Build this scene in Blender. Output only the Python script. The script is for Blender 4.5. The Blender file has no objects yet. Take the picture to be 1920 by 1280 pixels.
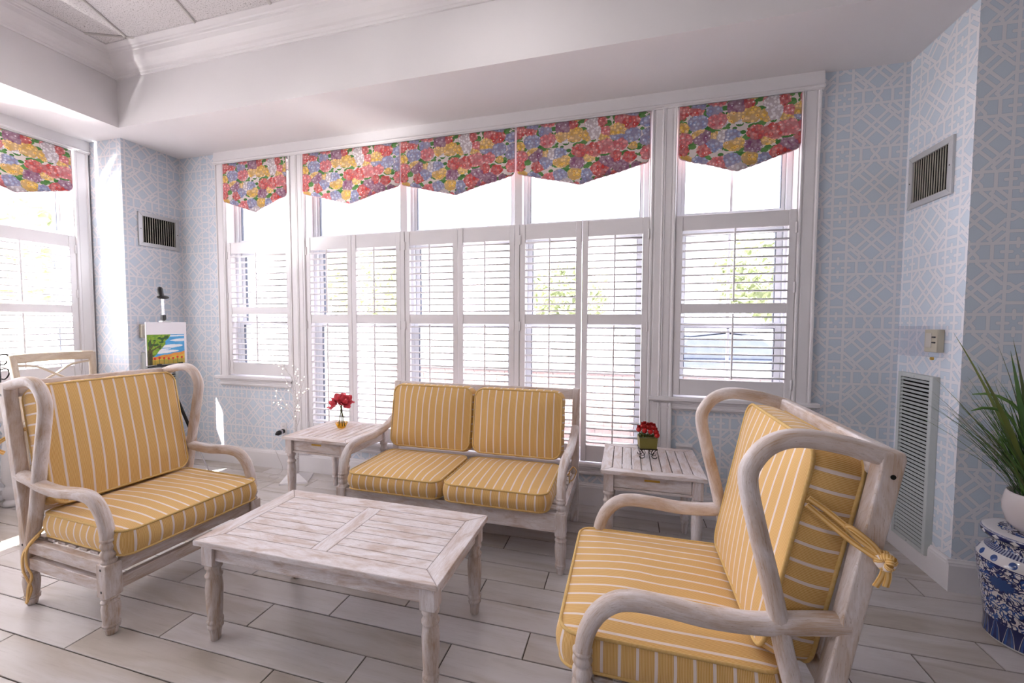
import bpy, bmesh, math, random
from mathutils import Vector, Matrix
PI = math.pi
random.seed(7)
SC = bpy.context.scene
COL = SC.collection

# ------------------------------------------------------------------ camera
cam_d = bpy.data.cameras.new('camera')
cam_d.sensor_width = 36.0
cam_d.lens = 777.95 / 1920 * 36.0
cam_d.clip_start = 0.05
cam = bpy.data.objects.new('camera', cam_d)
COL.objects.link(cam)
_yaw, _pit, _rol = -0.2685, -0.0464, 0.0038
_f = Vector((math.sin(_yaw) * math.cos(_pit), math.cos(_yaw) * math.cos(_pit), math.sin(_pit)))
_r0 = Vector((math.cos(_yaw), -math.sin(_yaw), 0))
_u0 = _r0.cross(_f)
_r = _r0 * math.cos(_rol) + _u0 * math.sin(_rol)
_u = -_r0 * math.sin(_rol) + _u0 * math.cos(_rol)
M = Matrix((_r, _u, -_f)).transposed().to_4x4()
M.translation = (0, 0, 1.4)
cam.matrix_world = M
SC.camera = cam

# ------------------------------------------------------------------ light and exposure
WORLD_STRENGTH = 8.6
SUN_STRENGTH = 46.0
LAMP_POWER = 7.5
EXPOSURE = -0.05
SC.view_settings.view_transform = 'Standard'
SC.view_settings.look = 'None'
SC.view_settings.gamma = 1.0
SC.view_settings.exposure = EXPOSURE
SC.view_settings.use_curve_mapping = False
w = bpy.data.worlds.new('sky')
SC.world = w
w.use_nodes = True
bg = w.node_tree.nodes['Background']
bg.inputs[0].default_value = (0.905, 0.89, 1.0, 1)
bg.inputs[1].default_value = WORLD_STRENGTH
sd = bpy.data.lights.new('sun', 'SUN')
sd.energy = SUN_STRENGTH
sd.angle = 0.009
sd.color = (1.0, 0.96, 0.9)
sun = bpy.data.objects.new('sun', sd)
COL.objects.link(sun)
sun.rotation_euler = Vector((0.353, 0.457, -0.816)).to_track_quat('-Z', 'Y').to_euler()

# added spot lamp outside the side windows, standing in for reflected sun
gd = bpy.data.lights.new('glint_spot', 'SPOT')
gd.energy = 13000.0
gd.color = (1.0, 0.97, 0.92)
gd.spot_size = math.radians(46); gd.spot_blend = 0.3; gd.shadow_soft_size = 0.22
glint = bpy.data.objects.new('glint_spot', gd)
COL.objects.link(glint)
glint.location = (-6.15, -0.2, 0.12)
glint.rotation_euler = (Vector((-4.75, 1.75, 2.28)) - Vector(glint.location)).to_track_quat('-Z', 'Y').to_euler()

# ------------------------------------------------------------------ node helpers
class NT:
    def __init__(s, name):
        s.m = bpy.data.materials.new(name)
        s.m.use_nodes = True
        s.t = s.m.node_tree
        s.b = s.t.nodes['Principled BSDF']
        s.out = s.t.nodes['Material Output']
    def n(s, kind, **kw):
        nd = s.t.nodes.new(kind)
        for k, v in kw.items():
            setattr(nd, k, v)
        return nd
    def put(s, sock, v):
        if hasattr(v, 'is_output'):
            s.t.links.new(v, sock)
        elif isinstance(v, (tuple, list, Vector)):
            v = tuple(v)
            if len(sock.default_value) == 4 and len(v) == 3:
                v = v + (1,)
            sock.default_value = v
        else:
            sock.default_value = v
    def ma(s, op, a, b=0.0, c=0.0, clamp=False):
        nd = s.n('ShaderNodeMath', operation=op, use_clamp=clamp)
        s.put(nd.inputs[0], a); s.put(nd.inputs[1], b); s.put(nd.inputs[2], c)
        return nd.outputs[0]
    def vm(s, op, a, b=(0, 0, 0), scale=None):
        nd = s.n('ShaderNodeVectorMath', operation=op)
        s.put(nd.inputs[0], a); s.put(nd.inputs[1], b)
        if scale is not None:
            s.put(nd.inputs['Scale'], scale)
        return nd.outputs['Value'] if op in ('DOT_PRODUCT', 'LENGTH', 'DISTANCE') else nd.outputs['Vector']
    def xyz(s, x=0.0, y=0.0, z=0.0):
        nd = s.n('ShaderNodeCombineXYZ')
        s.put(nd.inputs[0], x); s.put(nd.inputs[1], y); s.put(nd.inputs[2], z)
        return nd.outputs[0]
    def sep(s, v):
        nd = s.n('ShaderNodeSeparateXYZ')
        s.put(nd.inputs[0], v)
        return nd.outputs
    def mix(s, f, a, b):
        nd = s.n('ShaderNodeMix', data_type='RGBA')
        s.put(nd.inputs[0], f); s.put(nd.inputs[6], a); s.put(nd.inputs[7], b)
        return nd.outputs[2]
    def ramp(s, f, stops, interp='LINEAR'):
        nd = s.n('ShaderNodeValToRGB')
        cr = nd.color_ramp
        cr.interpolation = interp
        while len(cr.elements) < len(stops):
            cr.elements.new(0.5)
        for e, (p, c) in zip(cr.elements, stops):
            e.position = p
            e.color = tuple(c) + (1,) if len(c) == 3 else c
        s.put(nd.inputs[0], f)
        return nd.outputs[0]
    def noise(s, v, scale=5.0, detail=3.0, rough=0.5, dist=0.0):
        nd = s.n('ShaderNodeTexNoise')
        s.put(nd.inputs['Vector'], v)
        nd.inputs['Scale'].default_value = scale
        nd.inputs['Detail'].default_value = detail
        nd.inputs['Roughness'].default_value = rough
        nd.inputs['Distortion'].default_value = dist
        return nd.outputs[0]
    def vor(s, v, scale=5.0, rnd=1.0, feature='F1'):
        nd = s.n('ShaderNodeTexVoronoi', feature=feature)
        s.put(nd.inputs['Vector'], v)
        nd.inputs['Scale'].default_value = scale
        nd.inputs['Randomness'].default_value = rnd
        return nd.outputs
    def uv(s):
        return s.n('ShaderNodeTexCoord').outputs['UV']
    def obj(s):
        return s.n('ShaderNodeTexCoord').outputs['Object']
    def rnd(s):
        return s.n('ShaderNodeObjectInfo').outputs['Random']
    def bump(s, h, strength=0.2, dist=0.005):
        nd = s.n('ShaderNodeBump')
        nd.inputs['Strength'].default_value = strength
        nd.inputs['Distance'].default_value = dist
        s.put(nd.inputs['Height'], h)
        s.t.links.new(nd.outputs[0], s.b.inputs['Normal'])
    def fin(s, col, rough=0.5, spec=0.5, metal=0.0):
        s.put(s.b.inputs['Base Color'], col)
        s.put(s.b.inputs['Roughness'], rough)
        s.b.inputs['Specular IOR Level'].default_value = spec
        s.b.inputs['Metallic'].default_value = metal
        return s.m

def plain(name, col, rough=0.5, spec=0.5, metal=0.0, var=0.03, scale=9.0):
    t = NT(name)
    nz = t.noise(t.obj(), scale, 3)
    c2 = tuple(max(0, c - var) for c in col)
    return t.fin(t.mix(nz, col, c2), rough, spec, metal)

def m_wallpaper():
    t = NT('wallpaper')
    u = t.sep(t.uv())
    W = 0.3555
    x = t.ma('PINGPONG', u[0], W / 2)
    y = t.ma('PINGPONG', u[1], W / 2)
    a = t.ma('MAXIMUM', x, y)
    b = t.ma('MINIMUM', x, y)
    p = t.xyz(a, b, 0.0)
    def seg(A, B):
        A = Vector(A + (0,)); B = Vector(B + (0,)); d = B - A
        pa = t.vm('SUBTRACT', p, A)
        h = t.ma('ADD', t.vm('DOT_PRODUCT', pa, d / d.length_squared), 0.0, clamp=True)
        return t.vm('DISTANCE', pa, t.vm('SCALE', d, scale=h))
    ds = [t.ma('ABSOLUTE', t.ma('SUBTRACT', a, 0.1345)),
          t.ma('ABSOLUTE', t.ma('SUBTRACT', b, 0.1345))]
    for A, B in [((.1345, .0765), (.178, .0765)), ((.124, .0195), (.0717, .0717)), ((.122, .0195), (.153, .0195)),
                 ((.153, .0195), (.178, 0.0)), ((.027, 0.0), (.0135, .0135)), ((.027, 0.0), (.099, .072)),
                 ((.112, .059), (.0855, .0855)), ((.112, .059), (.121, .068)), ((.1345, .0845), (.1095, .1095)),
                 ((.178, .115), (.178, .154))]:
        ds.append(seg(A, B))
    d = ds[0]
    for e in ds[1:]:
        d = t.ma('MINIMUM', d, e)
    k = t.ma('DIVIDE', d, 0.02)
    line = (0.775, 0.77, 0.815)
    col = t.ramp(k, [(0.0, line), (0.385, line), (0.43, (0.43, 0.49, 0.60)), (0.50, (0.60, 0.675, 0.765)), (1.0, (0.605, 0.68, 0.77))])
    wv = t.noise(t.vm('MULTIPLY', t.uv(), (260, 260, 1)), 1.0, 2)
    col = t.mix(t.ma('MULTIPLY', wv, 0.06), col, (0.5, 0.5, 0.55))
    return t.fin(col, 0.55, 0.35)

def m_wood(name, white, brown, wear, bands=1.0):
    t = NT(name)
    r = t.ma('MULTIPLY', t.rnd(), 37.0)
    uv = t.uv()
    s = t.sep(uv)
    g = t.noise(t.xyz(t.ma('MULTIPLY', s[0], 15.0), t.ma('MULTIPLY', s[1], 330.0), r), 1.0, 5, 0.7)
    pch = t.noise(t.xyz(t.ma('MULTIPLY', s[0], 6.0), t.ma('MULTIPLY', s[1], 22.0), r), 1.0, 4, 0.6, 0.8)
    fl = t.noise(t.xyz(t.ma('MULTIPLY', s[0], 60.0), t.ma('MULTIPLY', s[1], 420.0), r), 1.0, 3, 0.6)
    f = t.ma('MULTIPLY_ADD', pch, 0.85, t.ma('MULTIPLY', g, 0.80))
    k = t.ramp(f, [(0.76 - wear, (0, 0, 0)), (1.10 - wear * 0.6, (1, 1, 1))])
    col = t.mix(k, white, brown)
    fine = t.ramp(g, [(0.40, (0, 0, 0)), (0.53, (1, 1, 1))])
    col = t.mix(t.ma('MULTIPLY', t.ma('SUBTRACT', 1.0, fine), 0.40), col, (brown[0] * 0.85, brown[1] * 0.84, brown[2] * 0.84))
    fleck = t.ramp(fl, [(0.30, (1, 1, 1)), (0.38, (0, 0, 0))])
    col = t.mix(t.ma('MULTIPLY', fleck, 0.55), col, (brown[0] * 0.6, brown[1] * 0.58, brown[2] * 0.55))
    t.bump(g, 0.35, 0.002)
    return t.fin(col, 0.55, 0.3)

def m_fabric():
    t = NT('striped_fabric')
    s = t.sep(t.uv())
    q = t.ma('FRACT', t.ma('DIVIDE', s[0], 0.051))
    white = t.ma('LESS_THAN', t.ma('ABSOLUTE', t.ma('SUBTRACT', q, 0.5)), 0.085)
    fl = t.ma('PINGPONG', t.ma('DIVIDE', s[0], 0.0041), 0.5)
    fl = t.ma('MULTIPLY', fl, 2.0)
    wv = t.noise(t.vm('MULTIPLY', t.uv(), (300, 300, 1)), 1.0, 2)
    col = t.ramp(fl, [(0.25, (0.58, 0.30, 0.06)), (0.62, (0.80, 0.545, 0.235))])
    col = t.mix(white, col, (0.82, 0.73, 0.70))
    col = t.mix(t.ma('MULTIPLY', wv, 0.22), col, (0.62, 0.42, 0.18))
    t.bump(t.ma('ADD', fl, t.ma('MULTIPLY', wv, 0.6)), 0.10, 0.001)
    t.b.inputs['Sheen Weight'].default_value = 0.25
    t.b.inputs['Sheen Tint'].default_value = (1, 0.9, 0.8, 1)
    return t.fin(col, 0.8, 0.2)

def m_floral():
    t = NT('floral_print')
    uv = t.uv()
    nz = t.n('ShaderNodeTexNoise'); nz.inputs['Scale'].default_value = 45; nz.inputs['Detail'].default_value = 2
    t.put(nz.inputs['Vector'], uv)
    wob = t.vm('SCALE', t.vm('SUBTRACT', nz.outputs['Color'], (0.5, 0.5, 0.5)), scale=0.030)
    p = t.vm('ADD', uv, wob)
    p = t.vm('MULTIPLY', p, (1.0, 1.22, 0.0))
    c = t.vor(p, 9.6, 0.62)
    pick = t.sep(c['Color'])[0]
    W = [(0.60, 0.055, 0.045), (0.72, 0.15, 0.16), (0.80, 0.50, 0.08), (0.24, 0.09, 0.20), (0.24, 0.30, 0.52), (0.70, 0.66, 0.70), (0.62, 0.075, 0.06)]
    base = t.ramp(pick, [(0.0, W[0]), (0.17, W[4]), (0.34, W[2]), (0.50, W[1]), (0.66, W[3]), (0.80, W[5]), (0.92, W[6])], 'CONSTANT')
    fl = t.vor(uv, 47, 0.8)
    fc = t.sep(fl['Color'])
    base = t.mix(t.ma('MULTIPLY', fc[1], 0.35), base, (0.85, 0.78, 0.74))
    base = t.mix(t.ma('MULTIPLY', t.ma('GREATER_THAN', fl['Distance'], 0.47), 0.40), base, (0.18, 0.07, 0.10))
    ctr = t.ma('LESS_THAN', fl['Distance'], 0.17)
    yel = t.ma('MULTIPLY', t.ma('GREATER_THAN', pick, 0.34), t.ma('LESS_THAN', pick, 0.50))
    dot = t.mix(yel, (0.88, 0.85, 0.86), (0.50, 0.12, 0.03))
    base = t.mix(ctr, base, dot)
    lv = t.vor(t.vm('MULTIPLY', uv, (1.0, 1.5, 0)), 24, 1.0)
    green = t.mix(t.sep(lv['Color'])[1], (0.055, 0.17, 0.045), (0.13, 0.27, 0.09))
    bgc = t.mix(t.ma('LESS_THAN', lv['Distance'], 0.60), (0.66, 0.58, 0.56), green)
    inside = t.ma('LESS_THAN', c['Distance'], 0.655)
    col = t.mix(inside, bgc, base)
    t.b.inputs['Subsurface Weight'].default_value = 0.0
    return t.fin(col, 0.85, 0.15)

def m_floor():
    t = NT('wood_look_tile')
    r = t.rnd()
    s = t.sep(t.obj())
    o = t.ma('MULTIPLY', r, 61.0)
    big = t.noise(t.xyz(t.ma('MULTIPLY', s[0], 1.6), t.ma('MULTIPLY', s[1], 9.0), o), 1.0, 4, 0.5, 1.0)
    fine = t.noise(t.xyz(t.ma('MULTIPLY', s[0], 6.0), t.ma('MULTIPLY', s[1], 110.0), o), 1.0, 5, 0.7)
    tone = t.ma('ADD', t.ma('MULTIPLY', big, 0.75), t.ma('MULTIPLY', r, 0.28))
    col = t.ramp(tone, [(0.32, (0.61, 0.575, 0.575)), (0.52, (0.55, 0.51, 0.495)), (0.68, (0.46, 0.41, 0.37)), (0.84, (0.35, 0.30, 0.25))])
    col = t.mix(t.ma('MULTIPLY', t.ramp(fine, [(0.30, (1, 1, 1)), (0.48, (0, 0, 0))]), 0.22), col, (0.25, 0.21, 0.18))
    kn = t.vor(t.xyz(t.ma('MULTIPLY', s[0], 2.2), t.ma('MULTIPLY', s[1], 6.0), o), 1.0, 1.0)
    col = t.mix(t.ma('MULTIPLY', t.ramp(kn['Distance'], [(0.0, (1, 1, 1)), (0.10, (0, 0, 0))]), 0.35), col, (0.22, 0.18, 0.14))
    t.bump(fine, 0.10, 0.001)
    return t.fin(col, t.ma('MULTIPLY_ADD', fine, 0.18, 0.22), 0.5)

def m_porcelain():
    # blue and white scrollwork; uv.x = angle 0..1, uv.y = height in metres
    t = NT('blue_white_porcelain')
    s = t.sep(t.uv())
    ang, z = s[0], s[1]
    flat = t.xyz(t.ma('MULTIPLY', ang, 1.06), z, 0.0)
    nz = t.n('ShaderNodeTexNoise'); nz.inputs['Scale'].default_value = 26; nz.inputs['Detail'].default_value = 1
    t.put(nz.inputs['Vector'], flat)
    q = t.vm('ADD', flat, t.vm('SCALE', t.vm('SUBTRACT', nz.outputs['Color'], (0.5, 0.5, 0.5)), scale=0.050))
    v = t.vor(q, 38, 0.9)
    ring = t.ma('PINGPONG', t.ma('MULTIPLY', v['Distance'], 2.1), 0.5)
    scroll = t.ma('LESS_THAN', ring, 0.23)
    v2 = t.vor(q, 30, 1.0, 'DISTANCE_TO_EDGE')
    scroll = t.ma('MAXIMUM', scroll, t.ma('LESS_THAN', v2['Distance'], 0.035))
    dk = (0.016, 0.022, 0.10); md = (0.03, 0.075, 0.26); wh = (0.66, 0.64, 0.66)
    blue = t.mix(t.ma('GREATER_THAN', nz.outputs[0], 0.52), dk, md)
    body = t.mix(scroll, wh, blue)
    # lotus flowers
    def flower(ca, cz):
        dx = t.ma('MULTIPLY', t.ma('SUBTRACT', ang, ca), 1.06); dz = t.ma('MULTIPLY', t.ma('SUBTRACT', z, cz), 1.5)
        rr = t.vm('LENGTH', t.xyz(dx, dz, 0))
        an = t.ma('ARCTAN2', dz, dx)
        pet = t.ma('MULTIPLY_ADD', t.ma('ABSOLUTE', t.ma('SINE', t.ma('MULTIPLY', an, 7.0))), 0.014, 0.036)
        return t.ma('LESS_THAN', rr, pet), t.ma('LESS_THAN', t.ma('ABSOLUTE', t.ma('SUBTRACT', rr, pet)), 0.003)
    for ca in (0.06, 0.31, 0.56, 0.81):
        i, e = flower(ca, 0.275)
        body = t.mix(i, body, (0.03, 0.07, 0.22)); body = t.mix(e, body, dk)
    # petals round the foot
    pa = t.ma('ABSOLUTE', t.ma('SUBTRACT', t.ma('FRACT', t.ma('MULTIPLY', ang, 18.0)), 0.5))
    hz = t.ma('DIVIDE', z, 0.095)
    lim = t.ma('SQRT', t.ma('SUBTRACT', 1.0, hz, clamp=True))
    k = t.ma('DIVIDE', pa, t.ma('MULTIPLY_ADD', lim, 0.46, 0.0001))
    petal = t.ramp(k, [(0.0, (0.02, 0.03, 0.12)), (0.35, (0.03, 0.08, 0.27)), (0.72, (0.02, 0.03, 0.12)), (0.84, wh), (0.93, dk)], 'CONSTANT')
    col = t.mix(t.ma('LESS_THAN', z, 0.095), body, petal)
    def band(z0, z1, c):
        nonlocal col
        f = t.ma('MULTIPLY', t.ma('GREATER_THAN', z, z0), t.ma('LESS_THAN', z, z1))
        col = t.mix(f, col, c)
    band(0.0, 0.012, wh)
    band(0.352, 0.356, dk); band(0.346, 0.348, dk)
    sh = t.ma('ABSOLUTE', t.ma('SUBTRACT', t.ma('FRACT', t.ma('MULTIPLY', ang, 16.0)), 0.5))
    ruyi = t.mix(t.ma('LESS_THAN', t.vm('LENGTH', t.xyz(t.ma('MULTIPLY', sh, 1.06 / 16), t.ma('SUBTRACT', z, 0.376), 0)), 0.0135), wh, md)
    band(0.356, 0.398, ruyi)
    key = t.mix(t.ma('LESS_THAN', t.ma('FRACT', t.ma('MULTIPLY', ang, 90.0)), 0.5), dk, (0.30, 0.33, 0.45))
    band(0.398, 0.418, key)
    star = t.mix(t.ma('LESS_THAN', t.ma('ADD', sh, t.ma('MULTIPLY', t.ma('ABSOLUTE', t.ma('SUBTRACT', z, 0.470)), 26.0)), 0.24), dk, wh)
    band(0.458, 0.482, star)
    return t.fin(col, 0.12, 0.6)

def m_glass(name, tint=(1, 1, 1), gl=0.02):
    t = NT(name)
    tr = t.n('ShaderNodeBsdfTransparent'); tr.inputs[0].default_value = tint + (1,)
    gs = t.n('ShaderNodeBsdfGlossy'); gs.inputs['Roughness'].default_value = 0.02
    fr = t.n('ShaderNodeLayerWeight'); fr.inputs[0].default_value = 0.5
    mx = t.n('ShaderNodeMixShader')
    t.put(mx.inputs[0], t.ma('MULTIPLY_ADD', t.ma('POWER', fr.outputs['Facing'], 4.0), 0.5, gl))
    t.t.links.new(tr.outputs[0], mx.inputs[1]); t.t.links.new(gs.outputs[0], mx.inputs[2])
    t.t.links.new(mx.outputs[0], t.out.inputs['Surface'])
    return t.m

def m_emit(name, col, st):
    t = NT(name)
    e = t.n('ShaderNodeEmission')
    e.inputs[0].default_value = col + (1,); e.inputs[1].default_value = st
    t.t.links.new(e.outputs[0], t.out.inputs['Surface'])
    return t.m

def m_attr(name, rough=0.6):
    t = NT(name)
    a = t.n('ShaderNodeAttribute'); a.attribute_name = 'paint'
    return t.fin(a.outputs['Color'], rough, 0.3)

def m_ceiltile():
    t = NT('ceiling_tile_speckled')
    o = t.vm('ADD', t.obj(), t.xyz(t.ma('MULTIPLY', t.rnd(), 9.0), 0, 0))
    n = t.noise(o, 130, 2, 0.7)
    n2 = t.noise(o, 52, 2, 0.7)
    k = t.ma('ADD', t.ma('LESS_THAN', n, 0.40), t.ma('LESS_THAN', n2, 0.335), clamp=True)
    return t.fin(t.mix(k, (0.72, 0.69, 0.70), (0.33, 0.31, 0.31)), 0.9, 0.1)

def m_brick():
    t = NT('brick')
    n = t.noise(t.obj(), 30, 3)
    c = t.mix(t.rnd(), (0.42, 0.26, 0.23), (0.30, 0.20, 0.20))
    return t.fin(t.mix(n, c, (0.5, 0.38, 0.35)), 0.9, 0.2)

def m_bark():
    t = NT('birch_bark')
    s = t.sep(t.obj())
    n = t.noise(t.xyz(t.ma('MULTIPLY', s[0], 60), t.ma('MULTIPLY', s[1], 60), t.ma('MULTIPLY', s[2], 140)), 1.0, 3, 0.6)
    return t.fin(t.ramp(n, [(0.33, (0.20, 0.18, 0.18)), (0.40, (0.80, 0.78, 0.79))]), 0.6)

def m_leaf(name, a, b):
    t = NT(name)
    n = t.noise(t.obj(), 25, 3)
    return t.fin(t.mix(n, a, b), 0.45, 0.4)

MT = dict(
    paint=plain('white_trim_paint', (0.79, 0.765, 0.785), 0.42, 0.4, var=0.015),
    ceil=plain('soffit_paint', (0.80, 0.775, 0.795), 0.6, 0.3, var=0.012),
    paper=m_wallpaper(),
    wood=m_wood('whitewashed_teak', (0.80, 0.76, 0.775), (0.54, 0.42, 0.36), 0.0),
    worn=m_wood('worn_whitewashed_teak', (0.755, 0.705, 0.71), (0.47, 0.34, 0.245), 0.06),
    oak=m_wood('limed_oak', (0.66, 0.58, 0.49), (0.50, 0.40, 0.30), 0.05),
    fabric=m_fabric(), floral=m_floral(), tile=m_floor(),
    grout=plain('dark_grout', (0.10, 0.085, 0.07), 0.9, 0.1),
    piping=plain('piping_cord', (0.77, 0.55, 0.27), 0.75, 0.2, var=0.18, scale=140),
    pinktrim=plain('valance_trim', (0.66, 0.48, 0.52), 0.8, 0.2, var=0.1, scale=80),
    glass=m_glass('window_glass'),
    vinyl=plain('window_vinyl', (0.78, 0.80, 0.84), 0.35),
    gasket=plain('dark_gasket', (0.06, 0.07, 0.10), 0.6),
    alu=plain('aluminium_grille', (0.56, 0.56, 0.58), 0.38, 0.5, 0.35),
    greygrille=plain('painted_grille', (0.55, 0.58, 0.58), 0.45, 0.4),
    slatmetal=plain('grille_vane', (0.68, 0.64, 0.56), 0.4, 0.5, 0.2),
    dark=plain('near_black', (0.012, 0.011, 0.010), 0.9, 0.1, var=0.005),  # near-black for painted shade behind the grilles, also hidden backing sheets
    black=plain('black_plastic', (0.016, 0.015, 0.017), 0.45, 0.4, var=0.005),
    blackmetal=plain('black_iron', (0.02, 0.018, 0.016), 0.4, 0.5, 0.6, var=0.008),
    brass=plain('brass', (0.62, 0.40, 0.10), 0.28, 0.5, 1.0),
    chrome=plain('chrome', (0.75, 0.75, 0.78), 0.2, 0.5, 1.0),
    porcelain=m_porcelain(),
    pot=plain('glazed_white_pot', (0.66, 0.60, 0.60), 0.16, 0.6, var=0.02),
    leafd=m_leaf('leaf_dark', (0.030, 0.085, 0.022), (0.07, 0.13, 0.03)),
    leafm=m_leaf('leaf_mid', (0.07, 0.17, 0.035), (0.12, 0.21, 0.05)),
    leafo=m_leaf('leaf_olive', (0.13, 0.15, 0.035), (0.09, 0.12, 0.03)),
    moss=m_leaf('moss', (0.05, 0.10, 0.02), (0.16, 0.21, 0.06)),
    petal=m_leaf('pink_red_petal', (0.92, 0.21, 0.26), (0.80, 0.09, 0.13)),
    rose=m_leaf('red_rose', (0.55, 0.012, 0.012), (0.38, 0.006, 0.008)),
    olive=plain('olive_box', (0.20, 0.175, 0.055), 0.5, 0.4, var=0.05),
    amber=m_glass('amber_glass', (0.86, 0.62, 0.14), 0.06),
    clear=m_glass('clear_glass', (0.90, 0.90, 0.91), 0.06),
    plastic=m_glass('clear_plastic_cover', (0.93, 0.93, 0.95), 0.03),
    beige=plain('thermostat_beige', (0.60, 0.55, 0.42), 0.5),
    paperw=plain('white_board', (0.82, 0.80, 0.84), 0.6),
    paintart=m_attr('painting'),
    bark=m_bark(),
    led=m_emit('warm_led', (1.0, 0.80, 0.62), 5.0),
    lens=m_emit('lamp_lens', (1.0, 0.95, 0.88), 6.0),
    ctile=m_ceiltile(),
    tbar=plain('ceiling_grid_bar', (0.62, 0.59, 0.58), 0.5),
    brick=m_brick(),
    mortar=plain('mortar', (0.5, 0.48, 0.47), 0.9, 0.1),
    ground=plain('outdoor_paving', (0.62, 0.60, 0.58), 0.9, 0.2, var=0.1, scale=1.5),
    white=plain('white_furniture_paint', (0.80, 0.78, 0.80), 0.4, var=0.02),
    foliage=m_leaf('tree_foliage', (0.30, 0.36, 0.20), (0.42, 0.45, 0.28)),
    trunk=plain('tree_trunk', (0.36, 0.34, 0.32), 0.9, 0.1),
    carpaint=plain('car_dark_paint', (0.06, 0.07, 0.10), 0.25, 0.6),
    carpaint2=plain('car_grey_paint', (0.30, 0.31, 0.34), 0.25, 0.6),
    tyre=plain('tyre', (0.02, 0.02, 0.02), 0.8),
    pewter=plain('dark_pewter_mug', (0.055, 0.05, 0.05), 0.35, 0.5, 0.5),
    wallw=plain('rear_wall_paint', (0.46, 0.44, 0.44), 0.6, 0.3),
)

# ------------------------------------------------------------------ mesh helpers
def link(name, me, parent=None):
    o = bpy.data.objects.new(name, me)
    COL.objects.link(o)
    if parent is not None:
        o.parent = parent
    return o

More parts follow.
